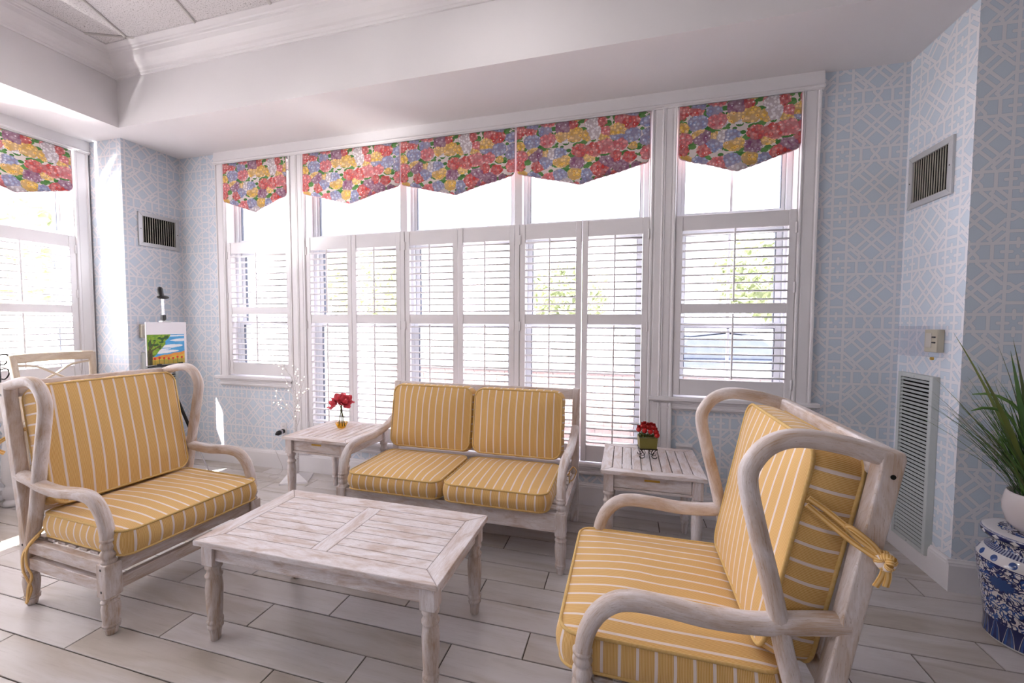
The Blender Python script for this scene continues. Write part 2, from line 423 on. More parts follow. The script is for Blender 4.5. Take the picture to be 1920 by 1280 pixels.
class MB:
    """collects faces with metric uv, builds ONE mesh object"""
    def __init__(s):
        s.v = []; s.f = []; s.uv = []; s.sm = []; s.mi = []
        s.X = None
    def add(s, verts, faces, uvs=None, smooth=False, mi=0):
        o = len(s.v)
        for p in verts:
            p = Vector(p)
            if s.X is not None:
                p = s.X @ p
            s.v.append(p)
        for i, f in enumerate(faces):
            s.f.append([o + k for k in f]); s.sm.append(smooth); s.mi.append(mi)
            s.uv.append(uvs[i] if uvs else [(0, 0)] * len(f))
        return s
    def box(s, a, b, grain=0, mi=0, uvo=None):
        (x0, y0, z0), (x1, y1, z1) = a, b
        x0, x1 = min(x0, x1), max(x0, x1); y0, y1 = min(y0, y1), max(y0, y1); z0, z1 = min(z0, z1), max(z0, z1)
        V = [(x, y, z) for z in (z0, z1) for y in (y0, y1) for x in (x0, x1)]
        F = [(0, 2, 3, 1), (4, 5, 7, 6), (0, 1, 5, 4), (2, 6, 7, 3), (0, 4, 6, 2), (1, 3, 7, 5)]
        U = []
        for f in F:
            pts = [V[i] for i in f]
            if uvo is not None:
                U.append(uvo(pts))
            else:
                oth = [k for k in (0, 1, 2) if k != grain]
                U.append([(p[grain], p[oth[0]] + p[oth[1]]) for p in pts])
        return s.add(V, F, U, mi=mi)
    def prism(s, poly, d0, d1, axis=2, grain=0, mi=0):
        """polygon in the two other axes, extruded along axis from d0 to d1"""
        oth = [k for k in (0, 1, 2) if k != axis]
        def P(p, d):
            q = [0, 0, 0]; q[oth[0]] = p[0]; q[oth[1]] = p[1]; q[axis] = d
            return tuple(q)
        n = len(poly)
        V = [P(p, d0) for p in poly] + [P(p, d1) for p in poly]
        F = [tuple(range(n))[::-1], tuple(range(n, 2 * n))] + [(i, (i + 1) % n, n + (i + 1) % n, n + i) for i in range(n)]
        go = [k for k in (0, 1, 2) if k != grain]
        U = [[(V[i][grain], V[i][go[0]] + V[i][go[1]]) for i in f] for f in F]
        return s.add(V, F, U, mi=mi)
    def lathe(s, prof, c=(0, 0, 0), n=16, axis=2, mi=0, uvmode=0, smooth=True):
        V = []; F = []; U = []
        m = len(prof); L = [0]
        for i in range(1, m):
            L.append(L[-1] + math.hypot(prof[i][0] - prof[i - 1][0], prof[i][1] - prof[i - 1][1]))
        for (r, z) in prof:
            for k in range(n):
                t = 2 * PI * k / n
                p = [c[0] + r * math.cos(t), c[1] + r * math.sin(t), c[2] + z]
                if axis == 0: p = [c[0] + z, c[1] + r * math.cos(t), c[2] + r * math.sin(t)]
                if axis == 1: p = [c[0] + r * math.sin(t), c[1] + z, c[2] + r * math.cos(t)]
                V.append(tuple(p))
        for i in range(m - 1):
            for k in range(n):
                k2 = (k + 1) % n
                F.append((i * n + k, i * n + k2, (i + 1) * n + k2, (i + 1) * n + k))
                if uvmode == 1:
                    U.append([(k / n, prof[i][1]), ((k + 1) / n, prof[i][1]), ((k + 1) / n, prof[i + 1][1]), (k / n, prof[i + 1][1])])
                else:
                    U.append([(L[i], k * .012), (L[i], (k + 1) * .012), (L[i + 1], (k + 1) * .012), (L[i + 1], k * .012)])
        s.add(V, F, U, smooth, mi)
        if prof[0][0] > 1e-4:
            s.add(V[:n], [tuple(range(n))[::-1]], None, False, mi)
        if prof[-1][0] > 1e-4:
            s.add(V[-n:], [tuple(range(n))], None, False, mi)
        return s
    def sweep(s, path, a, b=None, n=10, side=(0, 1, 0), sq=1.0, mi=0, caps=True, closed=False):
        """tube along path. a = half size in the plane normal to side, b = half size along side; lists allowed. sq<1 squarer"""
        P = [Vector(p) for p in path]; m = len(P)
        av = a if isinstance(a, (list, tuple)) else [a] * m
        b = a if b is None else b
        bv = b if isinstance(b, (list, tuple)) else [b] * m
        side = Vector(side); V = []; L = [0.0]
        for i in range(1, m):
            L.append(L[-1] + (P[i] - P[i - 1]).length)
        for i in range(m):
            if closed:
                t = P[(i + 1) % m] - P[i - 1]
            else:
                t = P[min(i + 1, m - 1)] - P[max(i - 1, 0)]
            t = t.normalized() if t.length > 1e-9 else Vector((0, 0, 1))
            nn = side.cross(t)
            if nn.length < 1e-3:
                nn = Vector((1, 0, 0)).cross(t)
                if nn.length < 1e-3:
                    nn = Vector((0, 0, 1)).cross(t)
            nn.normalize(); sd_ = t.cross(nn).normalized()
            for k in range(n):
                q = 2 * PI * (k + 0.5) / n
                cx, sx = math.cos(q), math.sin(q)
                cx = math.copysign(abs(cx) ** sq, cx); sx = math.copysign(abs(sx) ** sq, sx)
                V.append(P[i] + nn * (av[i] * cx) + sd_ * (bv[i] * sx))
        F = []; U = []
        per = 2 * PI * max(max(av), max(bv)) / n
        for i in range(m if closed else m - 1):
            j = (i + 1) % m
            for k in range(n):
                k2 = (k + 1) % n
                F.append((i * n + k, i * n + k2, j * n + k2, j * n + k))
                l2 = L[i + 1] if i + 1 < m else L[i] + .01
                U.append([(L[i], k * per), (L[i], (k + 1) * per), (l2, (k + 1) * per), (l2, k * per)])
        s.add(V, F, U, True, mi)
        if caps and not closed:
            s.add(V[:n], [tuple(range(n))], None, False, mi)
            s.add(V[-n:], [tuple(range(n))[::-1]], None, False, mi)
        return s
    def sphere(s, c, r, n=10, m=6, sc=(1, 1, 1), mi=0):
        V = []; F = []
        for i in range(m + 1):
            t = PI * i / m
            for k in range(n):
                q = 2 * PI * k / n
                V.append((c[0] + r * sc[0] * math.sin(t) * math.cos(q), c[1] + r * sc[1] * math.sin(t) * math.sin(q), c[2] + r * sc[2] * math.cos(t)))
        for i in range(m):
            for k in range(n):
                F.append((i * n + k, (i + 1) * n + k, (i + 1) * n + (k + 1) % n, i * n + (k + 1) % n))
        return s.add(V, F, None, True, mi)
    def mesh(s, name, mats):
        me = bpy.data.meshes.new(name)
        me.from_pydata([tuple(v) for v in s.v], [], s.f)
        ul = me.uv_layers.new(name='UVMap')
        flat = []
        for u in s.uv:
            for c in u:
                flat += [c[0], c[1]]
        ul.data.foreach_set('uv', flat)
        me.polygons.foreach_set('use_smooth', s.sm)
        me.polygons.foreach_set('material_index', s.mi)
        for m in (mats if isinstance(mats, (list, tuple)) else [mats]):
            me.materials.append(MT[m] if isinstance(m, str) else m)
        bm = bmesh.new(); bm.from_mesh(me)
        bmesh.ops.recalc_face_normals(bm, faces=bm.faces)
        bm.to_mesh(me); bm.free()
        me.update()
        return me
    def build(s, name, mats, parent=None, bev=0.0, seg=2):
        o = link(name, s.mesh(name, mats), parent)
        if bev > 0:
            md = o.modifiers.new('bevel', 'BEVEL')
            md.width = bev; md.segments = seg; md.limit_method = 'ANGLE'; md.angle_limit = 0.7
            md.harden_normals = False
        return o

def tag(o, label=None, cat=None, group=None, kind=None):
    if label: o['label'] = label
    if cat: o['category'] = cat
    if group: o['group'] = group
    if kind: o['kind'] = kind
    return o
def thing(name, label, cat, loc=(0, 0, 0), rz=0.0, group=None):
    o = bpy.data.objects.new(name, None)
    COL.objects.link(o)
    o.empty_display_size = 0.05
    o.location = loc; o.rotation_euler = (0, 0, rz)
    return tag(o, label, cat, group)
def struct(name, mb, mats, parent=None, bev=0.0):
    o = mb.build(name, mats, parent, bev)
    if parent is None:
        o['kind'] = 'structure'
    return o
def copy_tree(o, parent=None):
    c = o.copy(); COL.objects.link(c); c.parent = parent
    for ch in list(o.children):
        copy_tree(ch, c)
    return c
def spline(pts, n=6):
    """Catmull-Rom through pts"""
    P = [Vector(p) for p in pts]; out = []
    for i in range(len(P) - 1):
        p0 = P[max(i - 1, 0)]; p1 = P[i]; p2 = P[i + 1]; p3 = P[min(i + 2, len(P) - 1)]
        for k in range(n):
            t = k / n
            out.append(0.5 * ((2 * p1) + (p2 - p0) * t + (2 * p0 - 5 * p1 + 4 * p2 - p3) * t * t + (3 * p1 - p0 - 3 * p2 + p3) * t ** 3))
    out.append(P[-1])
    return out

# ================================================================== the setting
XL, XR, YB, YRR = -4.752, 3.3, 3.183, -3.6
ZS, ZC = 3.01, 3.55
def wp(x0, y0, z0=2.649):
    def f(pts):
        for ax in (0, 1, 2):
            if max(p[ax] for p in pts) - min(p[ax] for p in pts) < 1e-6:
                break
        if ax == 1: return [(p[0] - x0, p[2] - z0) for p in pts]
        if ax == 0: return [(p[1] - y0, p[2] - z0) for p in pts]
        return [(p[0] - x0, p[1] - y0) for p in pts]
    return f

# floor with its planks
mb = MB(); mb.box((-5.0, -3.8, -0.2), (3.5, 3.4, -0.005))
floor = struct('floor', mb, 'grout')
TW, TL = 0.158, 0.95
tm = MB()
g, ch = 0.0026, 0.0015
def tile_mesh():
    x0, x1, y0, y1 = g, TL - g, g, TW - g
    V = [(x0, y0, -.008), (x1, y0, -.008), (x1, y1, -.008), (x0, y1, -.008),
         (x0, y0, -ch), (x1, y0, -ch), (x1, y1, -ch), (x0, y1, -ch),
         (x0 + ch, y0 + ch, 0), (x1 - ch, y0 + ch, 0), (x1 - ch, y1 - ch, 0), (x0 + ch, y1 - ch, 0)]
    F = [(8, 9, 10, 11)]
    for a, b in ((0, 4), (4, 8)):
        F += [(a + i, a + (i + 1) % 4, b + (i + 1) % 4, b + i) for i in range(4)]
    return tm.add(V, F).mesh('floor_tile', 'tile')
tme = tile_mesh()
for k in range(-14, 13):
    y = 1.141 + TW * k
    off = (0.554 + TL / 3 * k) % TL
    j = -6
    while True:
        x = off + j * TL
        j += 1
        if x + TL < XL: continue
        if x > 3.25: break
        o = link('floor_tile', tme, floor)
        o.location = (x, y, 0)
mb = MB(); mb.box((XL, -3.6, -0.006), (3.3, 1.141 - 14 * TW, -0.0005))
mb.build('floor_tile_field', 'tile', floor)

# ---- walls
OPEN = dict(w1=(-3.727, -2.985, .86), main=(-2.81, .15, .32), w3=(.326, 1.074, .86))
ZT = 2.90
mb = MB(); U = wp(1.4985, 0)
def wbox(x0, x1, z0, z1): mb.box((x0, YB, z0), (x1, 3.34, z1), uvo=U)
wbox(-4.6, -3.727, 0, 3.6); wbox(-2.985, -2.81, 0, 3.6); wbox(.15, .326, 0, 3.6); wbox(1.074, 3.4, 0, 3.6)
for a, b, z in OPEN.values():
    wbox(a, b, 0, z); wbox(a, b, ZT, 3.6)
struct('wall_back', mb, 'paper')
mb = MB(); mb.box((-4.98, 2.684, 0), (-4.328, 3.42, 3.6), uvo=wp(-4.6, 2.846)); struct('wall_pillar_left', mb, 'paper')
mb = MB(); mb.box((1.664, 2.662, 0), (3.5, 3.42, 3.6), uvo=wp(1.685, 2.95)); struct('wall_pillar_right', mb, 'paper')
mb = MB(); U = wp(0, 2.0)
LS = (1.82, 2.56); LM = (-1.315, 1.645)
for y0, y1, z0, z1 in [(2.56, 2.684, 0, 3.6), (1.645, 1.82, 0, 3.6), (-3.8, -1.315, 0, 3.6), (LS[0], LS[1], 0, .86), (LS[0], LS[1], ZT, 3.6),
                       (LM[0], LM[1], 0, .32), (LM[0], LM[1], ZT, 3.6)]:
    mb.box((-4.90, y0, z0), (XL, y1, z1), uvo=U)
struct('wall_left', mb, 'paper')
mb = MB(); mb.box((XR, -3.8, 0), (3.5, 2.662, 3.6), uvo=wp(0, 0)); struct('wall_right', mb, 'paper')
mb = MB(); mb.box((-4.98, -3.8, 0), (3.5, -3.6, 3.6), uvo=wp(0, 0)); struct('wall_rear', mb, 'wallw')

# ---- ceilings: low soffit round the windows, higher tile ceiling inside
mb = MB(); mb.box((-4.90, 2.545, ZS), (3.5, 3.34, 3.64)); struct('ceiling_soffit_back', mb, 'ceil')
mb = MB(); mb.box((-4.90, -3.8, ZS), (-4.119, 2.545, 3.64)); struct('ceiling_soffit_left', mb, 'ceil')
mb = MB(); mb.box((-4.2, -3.8, ZC + .03), (3.5, 2.6, ZC + .12)); ceil = struct('ceiling', mb, 'dark')
GA = math.radians(23.5); GT = 0.617
ct = MB(); h = GT / 2 - .011
ct.add([(-h, -h, 0), (h, -h, 0), (h, h, 0), (-h, h, 0), (-h, -h, .015), (h, -h, .015), (h, h, .015), (-h, h, .015)],
       [(0, 3, 2, 1), (4, 5, 6, 7), (0, 1, 5, 4), (1, 2, 6, 5), (2, 3, 7, 6), (3, 0, 4, 7)])
ctm = ct.mesh('ceiling_tile', 'ctile')
# grid direction a runs along (cos, sin), b along (-sin, cos); one line passes the measured points
ga = Vector((math.cos(GA), math.sin(GA), 0)); gb = Vector((-math.sin(GA), math.cos(GA), 0))
P0 = Vector((-3.705, 2.36, 0))       # a crossing of the grid
def incl(x, y, m=0.3): return -4.12 - m < x < 3.3 + m and -3.6 - m < y < 2.545 + m
LAMPS = [(-0.75, 1.70), (-3.0, 1.0), (-2.4, -0.9), (0.0, -0.6)]
for i in range(-16, 22):
    for j in range(-16, 16):
        c = P0 + ga * (GT * (i + .5)) + gb * (GT * (j + .5))
        if incl(c.x, c.y, 0.42) and c.y > -1.8:
            o = link('ceiling_tile', ctm, ceil)
            o.location = (c.x, c.y, ZC + .006); o.rotation_euler = (0, 0, GA)
def clip_line(p, d):
    t = [s / 10 for s in range(-120, 121) if incl(p.x + d.x * s / 10, p.y + d.y * s / 10, 0.05)]
    return (min(t), max(t)) if t else None
for fam, (d, e) in enumerate(((ga, gb), (gb, ga))):
    for i in range(-16, 20):
        p = P0 + e * (GT * i)
        q = clip_line(p, d)
        if q is None or q[1] - q[0] < .2: continue
        m2 = MB(); m2.box((q[0], -.012, 0), (q[1], .012, .004)); m2.box((q[0], -.006, -.003), (q[1], .006, .0))
        o = m2.build('grid_bar', 'tbar', ceil)
        o.location = (p.x, p.y, ZC); o.rotation_euler = (0, 0, math.atan2(d.y, d.x))

# ---- crown moulding, mitred in the corner
CP = [(0, 3.395), (.012, 3.395), (.018, 3.408), (.024, 3.41), (.03, 3.425), (.034, 3.43), (.05, 3.437), (.075, 3.455), (.098, 3.482), (.112, 3.508), (.118, 3.512), (.122, 3.524),
      (.130, 3.528), (.135, 3.536), (.16, 3.545), (.168, 3.549), (.168, 3.56), (0, 3.56)]
def crown(name, fa, fb):
    n = len(CP); V = [fa(p, z) for p, z in CP] + [fb(p, z) for p, z in CP]
    m2 = MB(); m2.add(V, [(i, (i + 1) % n, n + (i + 1) % n, n + i) for i in range(n)])
    struct(name, m2, 'paint')
crown('trim_1', lambda p, z: (-4.119 + p, 2.545 - p, z), lambda p, z: (3.3, 2.545 - p, z))
crown('trim_2', lambda p, z: (-4.119 + p, -3.6, z), lambda p, z: (-4.119 + p, 2.545 - p, z))

# ---- baseboards
def baseboard(name, p0, p1, nrm):
    p0 = Vector(p0 + (0,)); p1 = Vector(p1 + (0,)); nv = Vector(nrm + (0,))
    prof = [(0, 0), (.02, 0), (.02, .140), (.017, .148), (.017, .154), (.011, .160), (.008, .169), (0, .169)]
    n = len(prof)
    V = [p0 + nv * a + Vector((0, 0, z)) for a, z in prof] + [p1 + nv * a + Vector((0, 0, z)) for a, z in prof]
    m2 = MB(); m2.add(V, [(i, (i + 1) % n, n + (i + 1) % n, n + i) for i in range(n)] + [tuple(range(n))[::-1], tuple(range(n, 2 * n))])
    struct(name, m2, 'paint')
baseboard('baseboard_back', (-4.328, YB), (1.664, YB), (0, -1))
baseboard('baseboard_return_left', (-4.328, YB), (-4.328, 2.684), (1, 0))
baseboard('baseboard_pillar_left', (-4.752, 2.684), (-4.308, 2.684), (0, -1))
baseboard('baseboard_return_right', (1.664, YB), (1.664, 2.662), (-1, 0))
baseboard('baseboard_pillar_right', (1.644, 2.662), (3.3, 2.662), (0, -1))
baseboard('baseboard_left', (XL, 2.684), (XL, -3.6), (1, 0))
baseboard('baseboard_right', (XR, 2.662), (XR, -3.6), (-1, 0))

# ---- window trim. local frame: x along the wall, y = 0 on the wall face, room at -y
BACK = dict(loc=(0, YB, 0), rz=0.0)
LEFT = dict(loc=(XL, 0, 0), rz=PI / 2)
NTRIM = [3]
def trimobj(m2, side, bev=0.0):
    o = struct('trim_%d' % NTRIM[0], m2, 'paint', None, bev)
    NTRIM[0] += 1
    o.location = side['loc']; o.rotation_euler = (0, 0, side['rz'])
    return o
def casing(side, x0, x1, z0, z1):
    wd = x1 - x0
    R = [(0, 0), (0, -.022), (.05, -.034), (.13, -.034), (.17, -.026), (.22, -.026), (.25, -.029), (.72, -.029), (.75, -.026), (.80, -.026), (.84, -.034), (.93, -.034), (1, -.022), (1, 0)]
    if wd > .15:
        R = [(0, 0), (0, -.022), (.04, -.034), (.10, -.034), (.13, -.026), (.17, -.026), (.20, -.029), (.42, -.029), (.45, -.034), (.49, -.034), (.50, -.028), (.51, -.034), (.55, -.034),
             (.58, -.029), (.80, -.029), (.83, -.026), (.87, -.026), (.90, -.034), (.96, -.034), (1, -.022), (1, 0)]
    m2 = MB(); m2.prism([(x0 + a * wd, b) for a, b in R], z0, z1, axis=2, grain=2)
    trimobj(m2, side)
def header(side, x0, x1):
    m2 = MB()
    prof = [(0, 2.895), (-.036, 2.895), (-.036, 2.903), (-.046, 2.906), (-.052, 2.914), (-.046, 2.922), (-.036, 2.926), (-.034, 3.01), (0, 3.01)]
    m2.prism(prof, x0, x1, axis=0, grain=0)
    trimobj(m2, side)
def stool(side, x0, x1, zt, proj=.06, depth=.07):
    m2 = MB()
    m2.prism([(.12, zt), (-proj + .005, zt), (-proj, zt - .006), (-proj, zt - .024), (-proj + .008, zt - .03), (.12, zt - .03)], x0, x1, axis=0)
    m2.prism([(0, zt - .03), (-.034, zt - .03), (-.034, zt - .045), (-.024, zt - .052), (-.024, zt - .07), (-.030, zt - .075), (-.030, zt - .085), (-.016, zt - .095), (-.016, zt - .03 - depth), (0, zt - .03 - depth)], x0 + .035, x1 - .035, axis=0)
    trimobj(m2, side)
def liner(side, x0, x1, z0, z1):
    m2 = MB()
    m2.box((x0 - .004, -.02, z0), (x0 + .006, .13, z1)); m2.box((x1 - .006, -.02, z0), (x1 + .004, .13, z1)); m2.box((x0, -.02, z1 - .008), (x1, .13, z1 + .004))
    trimobj(m2, side)
casing(BACK, -3.842, -3.727, .872, 2.897); casing(BACK, -2.985, -2.81, .169, 2.897); casing(BACK, .15, .326, .169, 2.897); casing(BACK, 1.074, 1.19, .872, 2.897)
header(BACK, -3.848, 1.197)
stool(BACK, -3.880, -2.96, .872); stool(BACK, .165, 1.228, .872); stool(BACK, -2.83, .17, .335, .05)
for a, b, z in OPEN.values(): liner(BACK, a, b, z, ZT)
casing(LEFT, 2.56, 2.676, .872, 2.897); casing(LEFT, 1.645, 1.82, .169, 2.897); header(LEFT, -1.43, 2.682)
stool(LEFT, 1.79, 2.682, .872); stool(LEFT, -1.35, 1.68, .335, .05)
liner(LEFT, LS[0], LS[1], .86, ZT); liner(LEFT, LM[0], LM[1], .32, ZT)

# ---- glazed window units
NWIN = [1]
def window(side, x0, x1, z0, muntin=False):
    n = NWIN[0]; NWIN[0] += 1
    zt = ZT - .012; zm0, zm1 = 2.075, 2.165; zr = 1.385
    fr = MB()
    a, b = .070, .135
    for q in (x0, x1 - .035): fr.box((q, a, z0), (q + .035, b, zt))
    for q0, q1 in ((z0, z0 + .04), (zm0, zm1), (zt - .035, zt)): fr.box((x0 + .035, a, q0), (x1 - .035, b, q1))
    w_ = struct('window_%d' % n, fr, 'vinyl', None, .003)
    w_.location = side['loc']; w_.rotation_euler = (0, 0, side['rz'])
    def sash(s0, s1, y, t=.038):
        s = MB()
        for q in (x0 + .037, x1 - .037 - t): s.box((q, y, s0), (q + t, y + .028, s1))
        for q in (s0, s1 - t): s.box((x0 + .037 + t, y, q), (x1 - .037 - t, y + .028, q + t))
        if muntin:
            xm = (x0 + x1) / 2
            s.box((xm - .009, y + .004, s0 + t), (xm + .009, y + .024, s1 - t))
            if s1 - s0 > .6 and s0 < .95:
                pass
        so = s.build('sash', 'vinyl', w_, .002)
        gk = MB()
        e = .004
        for q in (x0 + .037 + t, x1 - .037 - t - e): gk.box((q, y + .002, s0 + t), (q + e, y + .026, s1 - t))
        gk.box((x0 + .037 + t, y + .002, s1 - t - e), (x1 - .037 - t, y + .026, s1 - t))
        gk.build('gasket', 'gasket', so)
        gl = MB(); gl.box((x0 + .037 + t - .004, y + .011, s0 + t - .004), (x1 - .037 - t + .004, y + .015, s1 - t + .004))
        gl.build('pane', 'glass', so)
    sash(zm1 + .002, zt - .037, .085, .022)
    sash(zr - .02, zm0 - .002, .103)
    sash(z0 + .042, zr + .018, .073)
    return w_
MU = [(-1.848, -1.811), (-.849, -.810)]
window(BACK, -3.721, -2.991, .872)
window(BACK, -2.804, -1.85, .335); window(BACK, -1.81, -.85, .335); window(BACK, -.81, .144, .335)
window(BACK, .332, 1.068, .872, True)
window(LEFT, 1.826, 2.554, .872)
for a, b in ((.69, 1.639), (-.31, .65), (-1.309, -.35)): window(LEFT, a, b, .335)
for m0, m1 in MU:
    m2 = MB(); m2.box((m0, -.03, .335), (m1, .15, 2.16)); m2.box((m0 - .012, .0, 2.16), (m1 + .012, .15, ZT - .008)); trimobj(m2, BACK, .004)
for m0, m1 in ((.65, .69), (-.35, -.31)):
    m2 = MB(); m2.box((m0, -.03, .335), (m1, .15, 2.16)); m2.box((m0 - .012, 0, 2.16), (m1 + .012, .15, ZT - .008)); trimobj(m2, LEFT, .004)

# ---- plantation shutters
LCACHE = {}
def louver_mesh(wd):
    k = round(wd, 3)
    if k not in LCACHE:
        m2 = MB(); pts = []
        for i in range(8):
            q = 2 * PI * (i + .5) / 8
            cq, sq_ = math.cos(q), math.sin(q)
            pts.append((.030 * math.copysign(abs(cq) ** .7, cq), .0055 * math.copysign(abs(sq_) ** .55, sq_)))
        m2.prism(pts, 0, wd, axis=0)
        m2.sm = [False, False] + [True] * 8
        LCACHE[k] = m2.mesh('louver', 'paint')
    return LCACHE[k]
def shutter(side, x0, x1, tall, label=None, group=None, parent=None, hl=True):
    if tall: z0, z1, r, n1, n2 = .343, 2.157, (.467, 1.385, 1.462, 2.040), 11, 17
    else: z0, z1, r, n1, n2 = .886, 2.150, (1.0, 1.467, 1.535, 2.046), 9, 9
    st = .043; wd = x1 - x0
    c, s_ = math.cos(side['rz']), math.sin(side['rz'])
    L = side['loc']; loc = (L[0] + c * x0, L[1] + s_ * x0, 0)
    if parent is None:
        t = thing('plantation_shutter', label, 'shutter', loc, side['rz'], group)
    else:
        t = parent
    y0, y1 = -.026, .002
    if parent is not None:
        m2 = MB()
        m2.X = Matrix.Translation((x0, 0, 0))
        for q in (0, wd - st): m2.box((q, y0, z0), (q + st, y1, z1))
        for a, b in ((z0, r[0]), (r[1], r[2]), (r[3], z1)): m2.box((st, y0, a), (wd - st, y1, b))
        for n, a, b in ((n1, r[2], r[3]), (n2, r[0], r[1])):
            for i in range(n):
                z = a + (b - a) * (i + .5) / n
                m2.box((st, -.042, z - .003), (wd - st, .018, z + .003))
        m2.build('shutter_panel', 'paint', parent)
        return
    g_ = .0015
    sm = MB(); sm.box((0, y0, z0), (st - .0, y1, z1), grain=2)
    sme = sm.mesh('stile', 'paint')
    for q in (g_, wd - st - g_):
        o = link('stile', sme, t); o.location = (q, 0, 0)
        md = o.modifiers.new('bevel', 'BEVEL'); md.width = .003; md.segments = 2
    for a, b in ((z0, r[0]), (r[1], r[2]), (r[3], z1)):
        m2 = MB(); m2.box((st + g_, y0 + .004, a), (wd - st - g_, y1 - .004, b)); m2.build('rail', 'paint', t, .003)
    lm = louver_mesh(wd - 2 * st - .008)
    for n, a, b in ((n1, r[2], r[3]), (n2, r[0], r[1])):
        for i in range(n):
            o = link('louver', lm, t)
            o.location = (st + .004, -.012, a + (b - a) * (i + .5) / n)
            o.rotation_euler = (math.radians(random.uniform(-1.5, 1.5)), 0, 0)
        m2 = MB(); m2.box((wd / 2 - .0055, -.054, a + .012), (wd / 2 + .0055, -.043, b - .002)); m2.build('tilt_rod', 'paint', t, .002)
    for hz in (z0 + .10, (z0 + z1) / 2 + .12, z1 - .12):
        m2 = MB(); m2.lathe([(.005, -.035), (.006, -.034), (.006, .034), (.005, .035)], (.004 if hl else wd - .004, y0 - .003, hz), 8); m2.build('hinge', 'paint', t)
    return t
GS = 'plantation shutters on the back windows'
shutter(BACK, -3.722, -2.986, False, 'single white shutter of the narrow window nearest the easel', GS)
for x0, x1, lb in [(-2.808, -2.333, 'tall white shutter behind the red flower vase, first from the easel'),
                   (-2.331, -1.849, 'tall white shutter left of the loveseat, second from the easel'),
                   (-1.810, -1.330, 'tall white shutter behind the left loveseat cushion, third from the easel'),
                   (-1.328, -.850, 'tall white shutter behind the middle of the loveseat, fourth from the easel'),
                   (-.809, -.329, 'tall white shutter behind the right loveseat cushion, fifth from the easel'),
                   (-.327, .150, 'tall white shutter behind the potted red roses')]:
    shutter(BACK, x0, x1, True, lb, GS, hl=x0 in (-2.808, -1.810, -.809))
shutter(BACK, .328, 1.072, False, 'single white shutter of the narrow window above the right armchair', GS, hl=False)
shutter(LEFT, 1.822, 2.558, False, 'white shutter of the side window behind the cross-back chair', 'shutters on the left wall', hl=False)
lw = bpy.data.objects['window_7']
for x0, x1 in ((-1.313, -.835), (-.833, -.352), (-.308, .170), (.172, .648), (.692, 1.168), (1.17, 1.643)):
    shutter(LEFT, x0, x1, True, parent=lw)

# ---- floral valances
def valance(side, x0, x1, label, group='floral window valances', useed=0):
    wd = x1 - x0
    c, s_ = math.cos(side['rz']), math.sin(side['rz']); L = side['loc']
    t = thing('valance', label, 'valance', (L[0] + c * x0, L[1] + s_ * x0, 0), side['rz'], group)
    n = 96; ztop = 2.886
    def bot(u):
        e = min(u, 1 - u)
        z = 2.538 - .118 * (2 * e) ** 1.05 if e < .5 else 2.42
        ed = e * wd
        if ed < .03:
            z += .03 - math.sqrt(max(0, .03 ** 2 - (.03 - ed) ** 2))
        return z - .0035 * abs(math.sin(u * wd / .022 * PI / 2))
    m2 = MB(); V = []; F = []; Uv = []
    rows = 10
    for i in range(n + 1):
        u = i / n; zb = bot(u)
        for j in range(rows + 1):
            v = j / rows
            z = ztop + (zb - ztop) * v
            y = -.046 - .006 * math.sin(u * 9.5 + useed) * v - .004 * math.sin(u * 23 + useed * 2) * v * v
            V.append((u * wd, y, z))
    k = rows + 1
    nv = len(V)
    V += [(p[0], p[1] + .006, p[2]) for p in V]
    for i in range(n):
        for j in range(rows):
            q = (i * k + j, i * k + j + 1, (i + 1) * k + j + 1, (i + 1) * k + j)
            F.append(q); F.append(tuple(nv + r_ for r_ in q[::-1]))
    for j in range(rows):
        F += [(j, nv + j, nv + j + 1, j + 1), (n * k + j, n * k + j + 1, nv + n * k + j + 1, nv + n * k + j)]
    for i in range(n):
        a = i * k + rows; b = (i + 1) * k + rows
        F.append((a, nv + a, nv + b, b)); a = i * k; b = (i + 1) * k
        F.append((a, b, nv + b, nv + a))
    Uv = [[(V[i][0] + useed * 0.0, V[i][2]) for i in f] for f in F]
    m2.add(V, F, Uv, True)
    m2.build('fabric_panel', 'floral', t)
    path = [(0.0, -.047, ztop)] + [V[i * k + rows] for i in range(n + 1)] + [(wd, -.047, ztop)]
    m3 = MB(); m3.sweep([(p[0], p[1] + .003, p[2]) for p in path], .0038, n=6, side=(0, 1, 0)); m3.build('scalloped_trim', 'pinktrim', t)
    m4 = MB(); m4.box((.004, -.038, 2.872), (wd - .004, .02, 2.889)); m4.build('mounting_board', 'paint', t)
    return t
valance(BACK, -3.722, -2.990, 'floral valance over the narrow window nearest the easel', useed=0)
valance(BACK, -2.806, -1.837, 'floral valance over the red flower vase, leftmost of the wide window', useed=1)
valance(BACK, -1.827, -.846, 'floral valance in the middle of the wide window', useed=2)
valance(BACK, -.832, .140, 'floral valance at the right end of the wide window', useed=3)
valance(BACK, .331, 1.069, 'floral valance over the narrow window beside the blue wall at right', useed=4)
valance(LEFT, 1.826, 2.540, 'floral valance over the side window on the left wall', useed=5)

